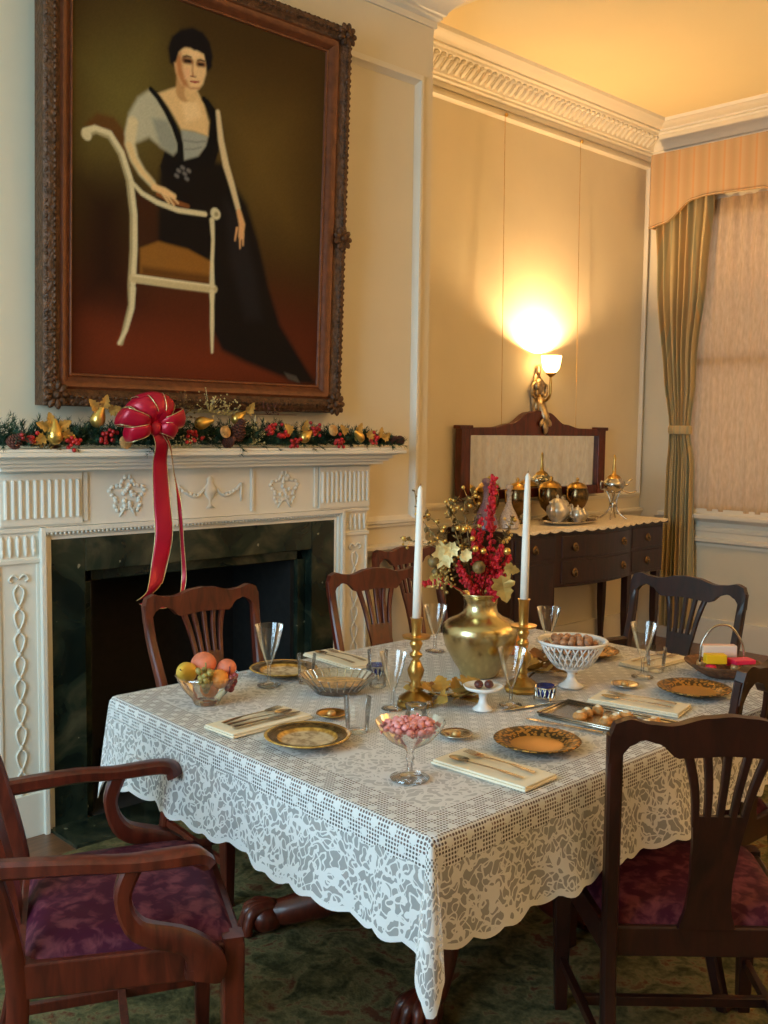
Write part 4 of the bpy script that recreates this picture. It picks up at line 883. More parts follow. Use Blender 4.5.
def cutlery(kind, x, y, rz, label, z=ZT+.0135, mat='silver'):
    key = (kind, mat)
    if key not in CUT:
        o = {'spoon': spoon_mb, 'fork': fork_mb, 'knife': knife_mb}[kind]().build(kind, mat, None, smooth='auto'); CUT[key] = o; o['category'] = kind
    else: o = dup(CUT[key])
    o.location = (x, y, z); o.rotation_euler = (0, 0, rz); o['label'] = label; return o
def place(cx, cy, rz, where, items, l=.25, w=.118):
    napkin(cx, cy, w, l, rz, 'folded cream napkin under cutlery '+where)
    for k, (kind, off, da) in enumerate(items):
        x = cx+cos(rz)*off; y = cy+sin(rz)*off
        cutlery(kind, x, y, rz+da, {'fork': 'small silver fork', 'spoon': 'silver spoon', 'knife': 'silver knife'}[kind]+' on napkin '+where)
place(1.463, 1.962, -PI/2+.03, 'at the left end of the table by the fruit bowl', [('fork', -.028, .06), ('spoon', .002, -.04), ('knife', .030, -.02)])
place(1.630, 1.350, .06, 'at the near corner beside the gold plate', [('spoon', -.026, 0), ('fork', .022, -.04)])
place(2.325, 1.425, .22, 'right of the pastry tray', [('spoon', -.02, 0), ('fork', .02, 0)])
place(2.800, 1.665, -PI/2-.02, 'by the goblet near the right end', [('spoon', -.02, 0), ('fork', .02, 0)], .24, .11)
place(2.06, 2.335, -.06, 'on the far side left of the brass candlestick', [('spoon', -.025, 0), ('fork', .02, 0)])
cutlery('knife', 2.012, 1.44, .25-.02, 'silver knife lying on the lace between gold plate and pastry tray', ZT+.001)
cutlery('knife', 2.10, 1.60, 1.3, 'butter knife lying on the lace by the blue salt cellar', ZT+.001)
# glasses
def goblet(loc, h, r, label, base=None):
    prof = [(.0005, .002), (r*.80, .0015), (r*.82, .004), (r*.25, .009), (.005, .016), (.0042, h*.28), (.0065, h*.36), (.010, h*.40), (r*.40, h*.48), (r*.68, h*.68), (r*.88, h*.87), (r, h)]
    return lathe_thing('goblet', 'glass', prof, loc, label, 'glass', 28)
goblet((1.70, 2.235, ZT), .175, .041, 'tall conical clear goblet in front of the dark rimmed plate')
goblet((2.06, 1.650, ZT), .155, .038, 'clear goblet in front of the gold vase, right of the white compote')
goblet((2.60, 1.585, ZT), .165, .040, 'clear goblet standing on the right side between nut basket and candy box')
goblet((2.38, 2.23, ZT), .155, .039, 'clear goblet behind the left side of the gold vase')
goblet((2.66, 1.98, ZT), .150, .040, 'clear goblet behind the nut basket, left of the gold plate')
goblet((1.80, 1.835, ZT), .150, .036, 'clear tall glass between the oval cut bowl and the brass candlestick')
def tumbler(loc, h, r, label):
    return lathe_thing('tumbler', 'glass', [(.0005, .006), (r*.72, .004), (r*.78, .0), (r*.80, .004), (r*.85, h*.3), (r, h)], loc, label, 'glass', 24)
tumbler((1.600, 1.752, ZT), .085, .034, 'short clear tumbler in front of the copper dish')
tumbler((1.80, 2.19, ZT), .085, .028, 'small clear glass right behind the tall goblet')
tumbler((1.93, 2.03, ZT), .105, .030, 'small clear glass behind the tall glass near the far salt cellar')
tumbler((2.70, 1.60, ZT), .075, .032, 'small cut tumbler beside the goblet near the candy box')
# glass cream jug behind the candy dish
cj = thing('cream_jug', 'little clear glass jug with handle behind the pink candy dish', 'jug', (1.74, 1.69, ZT))
MB().lathe([(.0005, .003), (.018, .002), (.026, .010), (.030, .025), (.024, .042), (.028, .055), (.026, .055), (.022, .042), (.027, .025), (.018, .008)], (0, 0, 0), 20).build('body', 'glass', cj, smooth=True)
MB().tube(catmull([(.025, 0, .048), (.045, 0, .052), (.050, 0, .034), (.030, 0, .016)], 5), .003, 6).build('handle', 'glass', cj, smooth=True)
# fruit bowl
FX, FY = 1.468, 2.20
fb = lathe_thing('fruit_bowl', 'bowlglass', [(.0005, .012), (.030, .010), (.034, .0), (.036, .004), (.040, .014), (.062, .038), (.078, .066), (.086, .080), (.083, .080)], (FX, FY, ZT), 'cut glass bowl of fruit at the left end of the table', 'bowl', 12)
def fruit(name, mat, dx, dy, z, r, lab, cat, stem=False, rot=None):
    o = MB().ell((0, 0, 0), r, 20, 14, rot).build(name, mat, None, smooth=True); o.location = (FX+dx, FY+dy, ZT+z); tag(o, lab, cat)
    return o
fruit('peach', 'peach', .010, .030, .100, (.034, .034, .031), 'large red peach at the top of the fruit bowl', 'peach')
fruit('peach', 'peach', .058, -.008, .088, (.026, .026, .024), 'smaller red peach at the right edge of the fruit bowl', 'peach')
pr = MB().lathe([(.001, -.034), (.018, -.030), (.027, -.014), (.026, .004), (.017, .022), (.011, .036), (.004, .044), (.0005, .044)], (0, 0, 0), 18).build('pear', 'pearfruit', None, smooth=True)
pr.location = (FX-.050, FY+.022, ZT+.088); pr.rotation_euler = (0, -1.25, .7); tag(pr, 'yellow pear at the left of the fruit bowl', 'pear')
MB().tube([(0, 0, .042), (.003, 0, .056)], .0015, 5).build('stem', 'stem', pr)
fruit('orange', 'orangefruit', .018, -.030, .068, .026, 'orange at the front of the fruit bowl', 'orange')
fruit('orange', 'orangefruit', .0, -.012, .043, .025, 'orange deep in the fruit bowl under the grapes', 'orange')
random.seed(11)
def grapes(name_lab, mat, c, n, sp, r, fall):
    mb = MB()
    for i in range(n):
        t = i/n; a = random.uniform(0, 2*PI); q = sp*(1-t*.6)
        mb.ell((q*cos(a)*random.uniform(.4, 1), q*sin(a)*random.uniform(.4, 1), -fall*t), r, 8, 6)
    mb.tube([(0, 0, 0), (0, 0, .02)], .002, 5)
    o = mb.build('grape_bunch', mat, None, smooth=True); o.location = c; return tag(o, name_lab, 'grapes')
grapes('bunch of green grapes spilling down the front of the fruit bowl', 'greengrape', (FX-.022, FY-.028, ZT+.098), 26, .026, .0085, .055)
grapes('bunch of dark red grapes at the right side of the fruit bowl', 'redgrape', (FX+.048, FY-.036, ZT+.078), 22, .022, .0085, .045)
# oval cut-glass bowl
ob = thing('serving_bowl', 'oval cut glass bowl of brown relish between the goblet and tall glass', 'bowl', (1.80, 2.055, ZT), -.72)
MB().lathe([(.0005, .008), (.045, .006), (.060, .0), (.066, .006), (.090, .030), (.110, .050), (.107, .052)], (0, 0, 0), 20, 1, .72).build('bowl', 'bowlglass', ob, smooth='auto')
MB().lathe([(.0005, .034), (.06, .033), (.086, .030), (.084, .028)], (0, 0, 0), 20, 1, .72).build('filling', 'tanwrap', ob, smooth=True)
mb = MB()
for k in range(28):
    a = 2*PI*k/28; mb.sweep([(.072*cos(a), .052*sin(a), .014), (.109*cos(a), .0785*sin(a), .049)], .0035, .003, (0, 0, 1), .2)
mb.build('cut_ribs', 'silver', ob)
# shallow metal dishes
dish_prof = [(.0005, .003), (.022, .002), (.034, .008), (.040, .011), (.039, .013), (.032, .010), (.02, .005), (.0005, .005)]
for (x, y, mt_, lab) in ((1.632, 1.885, 'brass', 'tiny copper dish behind the left plate'), (1.745, 1.560, 'silver', 'tiny silver dish holding a nugget right of the pink candies'), (2.46, 1.555, 'silver', 'tiny silver dish behind the right hand napkin')):
    d_ = lathe_thing('butter_dish', mt_, dish_prof, (x, y, ZT), lab, 'dish', 24)
    MB().ell((0, 0, .010), (.013, .010, .008), 10, 8).build('sweet', 'tanwrap', d_, smooth=True)
# candy compote
CX, CY = 1.462, 1.436
cd = thing('candy_compote', 'stemmed clear glass compote heaped with pink candies near the table corner', 'compote', (CX, CY, ZT))
MB().lathe([(.0005, .003), (.040, .001), (.042, .004), (.020, .010), (.006, .018), (.0055, .035), (.010, .045), (.006, .055), (.012, .066), (.045, .084), (.066, .108), (.0745, .124)], (0, 0, 0), 32).build('bowl', 'glass', cd, smooth=True)
cand = None
random.seed(5); placed = []
cm = MB().ell((0, 0, 0), (.0085, .0085, .0065), 8, 6)
for s_ in (-1, 1): cm.lathe([(.002, .0), (.008, .008)], (0, 0, 0), 8) if False else cm.add([(s_*.007, 0, 0), (s_*.014, .006, .003), (s_*.014, -.006, .003), (s_*.015, 0, -.004)], [(0, 1, 2), (0, 2, 3), (0, 3, 1)])
for i in range(600):
    if len(placed) >= 46: break
    a = random.uniform(0, 2*PI); lay = 0 if len(placed) < 26 else 1; rr = math.sqrt(random.random())*(.056 if lay == 0 else .040)
    x, y = rr*cos(a), rr*sin(a); z = .108+.004*(rr/.05)**2+lay*.011 if lay else .104+.010*(rr/.055)
    if any((x-p[0])**2+(y-p[1])**2+(z-p[2])**2 < .0125**2 for p in placed): continue
    placed.append((x, y, z))
    if cand is None: cand = cm.build('wrapped_candy', 'pinkcandy', None, smooth='auto'); o = cand
    else: o = dup(cand)
    o.location = (CX+x, CY+y, ZT+z); o.rotation_euler = (random.uniform(-.5, .5), random.uniform(-.5, .5), random.uniform(0, 6))
    tag(o, 'pink wrapped candy heaped in the glass compote', 'candy', 'pink candies in the glass compote')
# brass candlesticks with ivory tapers
def candlestick(x, y, label, clabel, h=.235, ch=.355, lean=(0, 0)):
    t = thing('candlestick', label, 'candlestick', (x, y, ZT), .4)
    MB().lathe([(.0005, .0), (.050, .0), (.052, .006), (.046, .012), (.048, .020), (.034, .030), (.016, .040), (.013, .050)], (0, 0, 0), 8).build('base', 'brass', t, smooth='auto')
    MB().lathe([(.013, .048), (.018, .056), (.012, .064), (.020, .082), (.023, .096), (.014, .116), (.009, .126), (.017, .134), (.017, .140), (.009, .146), (.014, .158), (.018, .168), (.011, .178)], (0, 0, 0), 20).build('stem', 'brass', t, smooth=True)
    MB().lathe([(.010, .176), (.036, .182), (.038, .188), (.014, .190), (.013, .20), (.015, h-.006), (.018, h), (.0125, h), (.011, h-.02), (.0005, h-.02)], (0, 0, 0), 20).build('drip_pan', 'brass', t, smooth='auto')
    c = MB().lathe([(.0005, 0), (.0118, 0), (.0112, ch*.4), (.0088, ch*.85), (.0068, ch*.965), (.003, ch*.985), (.0005, ch*.99)], (0, 0, 0), 20).build('taper_candle', 'candle', None, smooth=True)
    c.location = (x, y, ZT+h-.0195); c.rotation_euler = (lean[0], lean[1], 0); tag(c, clabel, 'candle')
    MB().tube([(0, 0, ch*.985), (.001, 0, ch*.985+.008)], .0009, 5).build('wick', 'stem', c)
candlestick(1.872, 1.822, 'brass candlestick standing left of the gold vase', 'tall ivory taper candle left of the flower vase', .236, .372, (.0, .018))
candlestick(2.206, 1.728, 'brass candlestick standing right of the gold vase', 'tall ivory taper candle right of the flower vase', .262, .376, (.0, .008))
# gold vase
VX, VY = 2.25, 1.925
vase = lathe_thing('vase', 'goldvase', [(.0005, .002), (.050, .0), (.058, .006), (.060, .016), (.078, .042), (.104, .090), (.113, .130), (.112, .152), (.098, .166), (.070, .178), (.052, .192), (.048, .216), (.052, .238), (.060, .246), (.061, .250), (.055, .250), (.046, .236), (.042, .2)], (VX, VY, ZT), 'round shouldered brushed gold vase at the centre of the table', 'vase', 48)
# dried flower arrangement
FR = Vector((.722, -.692, 0)); FD = Vector((.690, .720, 0))
ar = thing('flower_arrangement', 'arrangement of red and gold dried flowers standing in the gold vase', 'flowers', (VX, VY, ZT+.19))
def A(a, z, d=0.): # offset right, absolute height, depth
    p = FR*a+FD*d; return Vector((p.x, p.y, z-(ZT+.19)))
random.seed(21)
def px(x, y, d=0.): return A((x-480)/333., 1.012+(594-y)/333., d)
def stem(p, name='stem'):
    q = catmull([A(0, ZT+.20), A(0, 1.03)+(p-A(0, 1.03))*.15+Vector((0, 0, .01)), p], 5)
    return q
def spike(tip, base, n, sp, r, name, mat, jit=1.):
    mb = MB()
    for p0, p1 in ((A(0, .975)*1.0, base),): mb.tube([p0, (p0+base)/2+Vector((0, 0, .01)), base], .0022, 5)
    mb.tube([base, (base+tip)/2, tip], [.002, .0016, .001], 5)
    for i in range(n):
        t = random.random()**.8; c = base.lerp(tip, t); w = sp*1.2*(1-.7*t)
        q = Vector((random.gauss(0, 1), random.gauss(0, 1), random.gauss(0, 1)))*w*.6
        mb.ell(c+q, (r*random.uniform(.6, 1.3), r*random.uniform(.6, 1.3), r*random.uniform(.8, 1.5)), 6, 4)
    return mb.build(name, mat, ar, smooth=True)
for (tx, ty, bx, by_, d, n, sp) in ((490, 478, 487, 575, .0, 120, .017), (498, 545, 488, 590, -.03, 60, .013), (508, 555, 492, 592, .0, 60, .014), (470, 530, 478, 588, -.02, 60, .014), (455, 562, 474, 592, -.04, 60, .014), (478, 520, 482, 580, .03, 60, .016), (500, 570, 488, 592, -.04, 50, .013), (463, 578, 476, 594, -.05, 40, .013), (497, 590, 486, 597, -.05, 40, .012)):
    spike(px(tx, ty, d), px(bx, by_, d*.5), int(n*1.7), sp, .0050, 'red_sprig', 'redflower')
spike(px(420, 583, -.05), px(438, 578, -.04), 40, .014, .0045, 'red_sprig', 'redflower')
# bronze leaf branches reaching up left
def leafpts(c, dr, nrm, L, W):
    dr = dr.normalized(); sd = dr.cross(nrm).normalized(); up = sd.cross(dr)
    return [c, c+dr*L*.3+sd*W*.5, c+dr*L*.3-sd*W*.5, c+dr*L*.65+sd*W*.42+up*L*.05, c+dr*L*.65-sd*W*.42+up*L*.05, c+dr*L, c+dr*L*.45+up*(-L*.06)]
LF = [(0, 1, 6), (0, 6, 2), (1, 3, 6), (6, 4, 2), (3, 5, 6), (6, 5, 4)]
def branch(path, n, L, W, name, mat, spread=1., berries=0, bmat=None):
    P = catmull(path, 6); mb = MB().tube(P, [lerp(.0022, .001, i/(len(P)-1)) for i in range(len(P))], 5)
    for i in range(n):
        t = .35+.65*i/n; c = P[min(int(t*(len(P)-1)), len(P)-1)]
        dr = Vector((random.gauss(0, 1), random.gauss(0, 1), random.gauss(.3, .8)))
        mb.add(leafpts(c, dr, Vector((random.random(), random.random(), 1)), L*random.uniform(.7, 1.2), W*random.uniform(.7, 1.2)), LF)
    o = mb.build(name, mat, ar)
    if berries:
        b2 = MB()
        for i in range(berries*1):
            c = P[int(random.uniform(.4, 1)*(len(P)-1))]; q = c+Vector((random.gauss(0, .012), random.gauss(0, .012), random.gauss(0, .012))); b2.ell(q, random.uniform(.004, .007), 8, 6); b2.tube([c, q], .0008, 4)
        b2.tube(P[int(.38*(len(P)-1)):], .0012, 4); b2.build('gold_berry_spray', bmat or 'goldorn', o, smooth=True)
    return o
o0 = A(0, .99)
for pts_ in ([(470, 590), (458, 545), (450, 515), (457, 497)], [(468, 588), (450, 550), (435, 525), (424, 518)], [(466, 588), (440, 545), (420, 520), (412, 490)], [(468, 585), (440, 552), (415, 544), (402, 543)], [(475, 585), (465, 530), (462, 505), (470, 498)], [(480, 585), (500, 545), (506, 530), (510, 515)], [(472, 585), (462, 545), (455, 520), (443, 508)], [(476, 585), (472, 540), (475, 515), (468, 490)]):
    branch([o0]+[px(x, y, random.uniform(-.02, .05)) for x, y in pts_], 26, .020, .012, 'bronze_leaf_branch', 'euca', berries=9)
for (x, y, r, mt_) in ((461, 528, .010, 'goldorn'), (472, 547, .010, 'goldorn'), (480, 549, .009, 'goldorn'), (503, 549, .011, 'goldorn'), (455, 527, .008, 'goldorn'), (469, 537, .008, 'goldorn'), (476, 565, .020, 'euca'), (432, 560, .018, 'euca'), (434, 570, .012, 'euca'), (462, 555, .016, 'paleleaf')):
    MB().ell(px(x, y, -.05), r, 10, 8).build('gold_ball' if mt_ == 'goldorn' else 'dried_pod', mt_, ar, smooth=True)
def petalflower(c, n, L, W, mat, name, face=-FD, cup=.4):
    mb = MB(); a0 = face.normalized(); b1 = a0.orthogonal().normalized(); b2 = a0.cross(b1)
    for k in range(n):
        a = 2*PI*k/n+random.uniform(-.2, .2); dr = (b1*cos(a)+b2*sin(a)+a0*cup).normalized()
        mb.add(leafpts(c, dr, a0, L*random.uniform(.85, 1.1), W), LF)
    return mb.build(name, mat, ar)
petalflower(px(441, 553, -.05), 9, .045, .026, 'paleleaf', 'pale_gold_flower'); petalflower(px(449, 547, -.06), 7, .030, .018, 'paleleaf', 'pale_gold_flower')
petalflower(px(463, 552, -.07), 6, .022, .018, 'paleleaf', 'pale_gold_flower')
mb = MB()
for i in range(60): mb.ell(px(441+random.gauss(0, 7), 573+random.gauss(0, 7), -.05+random.gauss(0, .008)), random.uniform(.003, .006), 6, 4)
mb.tube([o0, px(455, 588, -.02), px(441, 573, -.04)], .002, 5); mb.build('dried_seed_head', 'goldleaf', ar, smooth=True)
def bigleaf(c, dr, nrm, L, W, name='gold_leaf', mat='goldleaf', parent=None, off=Vector((0, 0, 0))):
    # lobed maple-like leaf with a raised midrib
    dr = dr.normalized(); sd = dr.cross(nrm).normalized(); up = sd.cross(dr).normalized()
    out = [(0, 0), (.10, .18), (.02, .42), (.20, .34), (.30, .52), (.42, .46), (.50, .28), (.62, .38), (.74, .22), (.84, .20), (1., 0)]
    L_ = [c+dr*L*a+sd*W*b+up*(.10*L*b*b*4-.05*L*a*a) for a, b in out]; R_ = [c+dr*L*a-sd*W*b+up*(.10*L*b*b*4-.05*L*a*a) for a, b in out[1:-1]]
    m_ = [c+dr*L*a-up*.05*L*a*a for a in (.15, .3, .45, .6, .8)]
    vs = L_+R_+m_; n1 = len(out); n2 = n1+len(R_); fs = []
    mi = [0, n2, n2, n2+1, n2+1, n2+2, n2+2, n2+3, n2+3, n2+4, n1-1]
    for i in range(n1-1):
        fs.append(tuple(dict.fromkeys((i, i+1, mi[i+1], mi[i]))))
    Rr = [0]+list(range(n1, n2))+[n1-1]
    for i in range(n1-1): fs.append(tuple(dict.fromkeys((Rr[i], mi[i], mi[i+1], Rr[i+1]))))
    fs = [f for f in fs if len(f) > 2]
    return MB().add(vs, fs).build(name, mat, parent)
bigleaf(px(497, 572, -.06), FR*.25+Vector((0, 0, -1)), -FD, .085, .07, parent=ar)
bigleaf(px(500, 565, -.05), FR*.9+Vector((0, 0, -.2)), -FD, .05, .04, parent=ar)
bigleaf(px(437, 575, -.05), -FR*.6+Vector((0, 0, -.5)), -FD, .05, .04, parent=ar)
M['leafgold'] = simple('ochre_leaf', (.52, .30, .06), .5, var=.3, scale=25)
M['leafbrown'] = simple('russet_leaf', (.30, .12, .03), .55, var=.4, scale=25)
# sprays of golden autumn leaves on the cloth
def spray(cx, cy, n, rx, ry, label, seed, ang=0.):
    random.seed(seed); t = thing('leaf_spray', label, 'autumn leaves', (cx, cy, ZT), ang)
    MB().tube(catmull([(-rx, 0, .008), (-rx*.3, .01, .018), (rx*.4, -.01, .015), (rx, 0, .01)], 5), .003, 6).build('stem', 'stem', t)
    for i in range(n):
        a = random.uniform(0, 2*PI); rr = math.sqrt(random.random()); x, y = rx*rr*cos(a), ry*rr*sin(a)
        dr = Vector((cos(a)+random.gauss(0, .4), sin(a)+random.gauss(0, .4), random.uniform(.0, .55)))
        bigleaf(Vector((x*.6, y*.6, random.uniform(.012, .045))), dr, Vector((random.gauss(0, .35), random.gauss(0, .35), 1)), random.uniform(.055, .085), random.uniform(.05, .075), 'gold_leaf', random.choice(['goldleaf', 'goldleaf', 'leafgold', 'leafbrown']), t)
    return t
spray(1.955, 1.80, 24, .12, .075, 'spray of golden autumn leaves between left candlestick and white compote', 31, -.7)
spray(2.385, 1.79, 20, .11, .07, 'spray of golden autumn leaves behind the right candlestick', 32, .2)
spray(2.42, 2.07, 12, .09, .05, 'spray of golden autumn leaves behind the gold vase', 35, -.7)
def gourd(x, y, r, mat, label):
    mb = MB(); n = 24; vs = []
    for j in range(9):
        p = -PI/2+PI*j/8
        for k in range(n): a = 2*PI*k/n; q = r*(1+.06*cos(8*a))*max(cos(p), .02); vs.append((q*cos(a), q*sin(a), r*.8+r*.8*sin(p)*(1-.15*cos(p)*0)))
    mb.add(vs, [(j*n+k, j*n+(k+1) % n, (j+1)*n+(k+1) % n, (j+1)*n+k) for j in range(8) for k in range(n)])
    o = mb.build('gourd', mat, None, smooth=True); o.location = (x, y, ZT); tag(o, label, 'gourd')
    MB().tube([(0, 0, r*1.55), (.004, 0, r*1.85)], [.005, .004], 6).build('stem', 'stem', o)
gourd(2.54, 2.03, .048, 'orangefruit', 'small orange gourd behind the right candlestick')
gourd(2.45, 2.13, .040, 'pearfruit', 'small yellow green gourd left of the orange gourd behind the vase')
# white china compote with chocolates
cp = thing('dessert_stand', 'small white china footed dish with two chocolates in front of the gold vase', 'compote', (1.972, 1.672, ZT))
MB().lathe([(.0005, .004), (.026, .001), (.028, .005), (.014, .016), (.010, .030), (.013, .046), (.030, .052), (.048, .058), (.053, .066), (.051, .067), (.046, .062), (.02, .057), (.0005, .056)], (0, 0, 0), 32).build('dish', 'china', cp, smooth=True)
for k, (dx, dy) in enumerate(((-.009, .008), (.012, -.009))):
    o = MB().ell((0, 0, 0), (.0125, .0125, .011), 12, 9).build('chocolate', 'choc', None, smooth=True); o.location = (1.972+dx, 1.672+dy, ZT+.069)
    tag(o, 'round dark chocolate on the white china stand', 'chocolate', 'two chocolates on the white stand')
o = MB().box(-.045, .045, -.03, .03, 0, .004).build('coaster', 'basketwood', None, bev=.002); o.location = (1.99, 1.70, ZT) ; bpy.data.objects.remove(o)
# salt cellars: cobalt glass in pierced silver stands
def salt(x, y, label):
    t = thing('salt_cellar', label, 'salt cellar', (x, y, ZT))
    mb = MB().lathe([(.027, .036), (.029, .036), (.029, .040), (.027, .040), (.027, .036)], (0, 0, 0), 28).lathe([(.025, .010), (.027, .010), (.027, .013), (.025, .013), (.025, .010)], (0, 0, 0), 28)
    for k in range(14):
        a = 2*PI*k/14; b = 2*PI*(k+.5)/14
        mb.tube([(.0265*cos(a), .0265*sin(a), .012), (.028*cos(b), .028*sin(b), .038)], .0016, 5); mb.tube([(.0265*cos(b), .0265*sin(b), .012), (.028*cos(a), .028*sin(a), .038)], .0016, 5)
    for k in range(3):
        a = 2*PI*k/3; mb.tube([(.026*cos(a), .026*sin(a), .014), (.031*cos(a), .031*sin(a), .006), (.030*cos(a), .030*sin(a), 0)], .003, 6)
    mb.build('silver_stand', 'silver', t, smooth='auto')
    MB().lathe([(.0005, .008), (.022, .010), (.0245, .02), (.026, .043), (.0235, .043), (.021, .022), (.0005, .014)], (0, 0, 0), 24).build('blue_liner', 'cobalt', t, smooth=True)
salt(2.175, 1.622, 'round cobalt blue salt cellar in a silver stand left of the nut basket')
salt(1.99, 2.10, 'cobalt blue salt cellar in a silver stand behind the left candlestick')
# nut basket, pierced china
NB = (2.345, 1.66); nb = thing('nut_basket', 'footed white lattice china basket filled with walnuts', 'basket', (*NB, ZT))
MB().lathe([(.0005, .006), (.034, .001), (.037, .006), (.020, .016), (.012, .028), (.012, .042), (.022, .050), (.046, .058), (.050, .066), (.049, .068), (.0005, .060)], (0, 0, 0), 32).build('foot', 'china', nb, smooth=True)
mb = MB()
def bk(a, t): r = lerp(.050, .094, t**.8); return Vector((r*cos(a), r*sin(a), lerp(.064, .132, t)))
for k in range(26):
    for s_ in (-1, 1): mb.tube([bk(2*PI*(k+s_*q*1.4/4)/26, q/4) for q in range(5)], .0024, 5)
mb.build('lattice', 'china', nb, smooth=True)
MB().lathe([(.091, .128), (.098, .130), (.103, .136), (.099, .140), (.092, .137), (.091, .128)], (0, 0, 0), 36).lathe([(.066, .094), (.070, .094), (.070, .098), (.067, .098), (.066, .094)], (0, 0, 0), 30).build('rim', 'china', nb, smooth=True)
random.seed(6); wn = None; pl_ = []
for i in range(900):
    if len(pl_) >= 44: break
    lay = 0 if len(pl_) < 24 else 1; a = random.uniform(0, 2*PI); rr = math.sqrt(random.random())*(.073 if lay == 0 else .055)
    x, y, z = rr*cos(a), rr*sin(a), (.118 if lay == 0 else .136)+random.uniform(-.003, .003)
    if any((x-p[0])**2+(y-p[1])**2+(z-p[2])**2 < .0175**2 for p in pl_): continue
    pl_.append((x, y, z))
    if wn is None:
        m_w = MB().ell((0, 0, 0), (.0125, .0105, .0105), 10, 8); m_w.lathe([(.0128, -.0006), (.0135, 0), (.0128, .0006)], (0, 0, 0), 14, 1, .84)
        wn = m_w.build('walnut', 'nut', None, smooth=True); o = wn
    else: o = dup(wn)
    o.location = (NB[0]+x, NB[1]+y, ZT+z); o.rotation_euler = tuple(random.uniform(0, 3) for _ in range(3))
    tag(o, 'brown walnut heaped in the white lattice basket', 'walnut', 'walnuts in the white basket')
# pastry tray
tr = thing('serving_tray', 'rectangular silver tray of pastries behind the foreground chair back', 'tray', (2.135, 1.40, ZT), .12)
MB().box(-.075, .075, -.15, .15, 0, .003).build('tray_base', 'silver', tr)
mb = MB()
for (a, b) in (((-.075, -.15), (.075, -.15)), ((.075, -.15), (.075, .15)), ((.075, .15), (-.075, .15)), ((-.075, .15), (-.075, -.15))):
    mb.tube([(a[0], a[1], .004), (b[0], b[1], .004)], .005, 6); mb.tube([(a[0]*1.06, a[1]*1.03, .010), (b[0]*1.06, b[1]*1.03, .010)], .003, 6)
mb.build('tray_rim', 'silver', tr, smooth=True)
random.seed(9)
M['pastry'] = simple('pastry', (.62, .30, .09), .6, var=.4, scale=60, bump=.4)
M['icing'] = simple('icing', (.80, .66, .46), .5)
pa = None; q_ = []
for i in range(9):
    x = -.04+.04*(i % 3); y = -.10+.075*(i//3)+random.uniform(-.01, .01)
    if pa is None:
        pa = MB().lathe([(.0005, 0), (.014, 0), (.017, .006), (.015, .014), (.009, .018), (.0005, .019)], (0, 0, 0), 14, 1.15, .9).build('pastry', 'pastry', None, smooth=True)
        MB().ell((0, 0, .018), (.010, .008, .004), 10, 6).build('icing', 'icing', pa, smooth=True); o = pa
    else: o = dup(pa)
    o.location = (2.135+x*cos(.12)-y*sin(.12), 1.40+x*sin(.12)+y*cos(.12), ZT+.0035); o.rotation_euler = (0, 0, random.uniform(0, 6))
    tag(o, 'small iced golden pastry on the silver tray', 'pastry', 'pastries on the silver tray')
# sweets basket at the right end
BX, BY = 2.80, 1.435; KB = thing('sweets_basket', 'brown handled dish holding bright sweet boxes at the right end', 'basket', (BX, BY, ZT), -.76)
MB().lathe([(.0005, .003), (.05, .002), (.075, .016), (.108, .040), (.112, .046), (.107, .046), (.072, .021), (.048, .008), (.0005, .008)], (0, 0, 0), 28).build('dish', 'basketwood', KB, smooth=True)
MB().tube(catmull([(-.068, 0, .044), (-.064, 0, .10), (-.03, 0, .150), (.02, 0, .152), (.058, 0, .10), (.066, 0, .044)], 6), .0035, 6).build('handle', 'silver', KB, smooth=True)
def kbx(name, mat, dx, dy, z, sx, sy, sz, lab, cat, rz=-.76):
    o = MB().box(-sx/2, sx/2, -sy/2, sy/2, 0, sz).build(name, mat, None, bev=.003)
    o.location = (BX+dx*cos(-.76)-dy*sin(-.76), BY+dx*sin(-.76)+dy*cos(-.76), ZT+z); o.rotation_euler = (0, 0, rz); return tag(o, lab, cat)
kbx('sweet_box', 'yellowbox', -.038, -.045, .050, .062, .034, .028, 'bright yellow sweet box at the front of the brown dish', 'box')
b_ = kbx('sweet_tube', 'candystripe', -.01, .010, .058, .105, .032, .036, 'red and white striped sweet packet lying in the brown dish', 'packet', -.76)
kbx('sweet_packet', 'redpaper', .045, -.035, .048, .07, .045, .014, 'crimson wrapped sweet packet at the right of the brown dish', 'packet', -.5)
for s_, (dx, dy) in enumerate(((.0, -.045), (-.07, .0), (.02, .05), (.06, .01), (-.03, .05))):
    o = MB().ell((0, 0, 0), (.022, .016, .015), 10, 8).build('wrapped_sweet', 'redpaper' if s_ % 2 else 'tanwrap', None, smooth=True)
    o.location = (BX+dx, BY+dy, ZT+.036); tag(o, 'wrapped sweet bedded between the boxes in the brown dish', 'sweet', 'loose sweets in the brown dish')
# ------------------------------------------------------------------ on the sideboard
ZS = .9235
def decanter(x, y, mat, label, h=.24):
    t = thing('decanter', label, 'decanter', (x, y, ZS))
    s_ = h/.24
    MB().lathe([(.0005, .002), (.058*s_, .0), (.068*s_, .010*s_), (.066*s_, .04*s_), (.048*s_, .085*s_), (.024*s_, .13*s_), (.015*s_, .16*s_), (.014*s_, .20*s_), (.022*s_, .222*s_), (.018*s_, .223*s_), (.011*s_, .2*s_)], (0, 0, 0), 12).build('body', mat, t, smooth='auto')
    mb = MB().lathe([(.0005, .205*s_), (.010*s_, .21*s_), (.010*s_, .224*s_), (.024*s_, .245*s_), (.020*s_, .262*s_), (.0005, .268*s_)], (0, 0, 0), 10).build('stopper', mat, t, smooth='auto')
decanter(4.56, 3.70, 'decanter', 'clear cut glass decanter behind the right candle on the sideboard', .235)
decanter(4.40, 3.74, 'lilacglass', 'lilac tinted glass decanter behind the red flowers on the sideboard', .27)
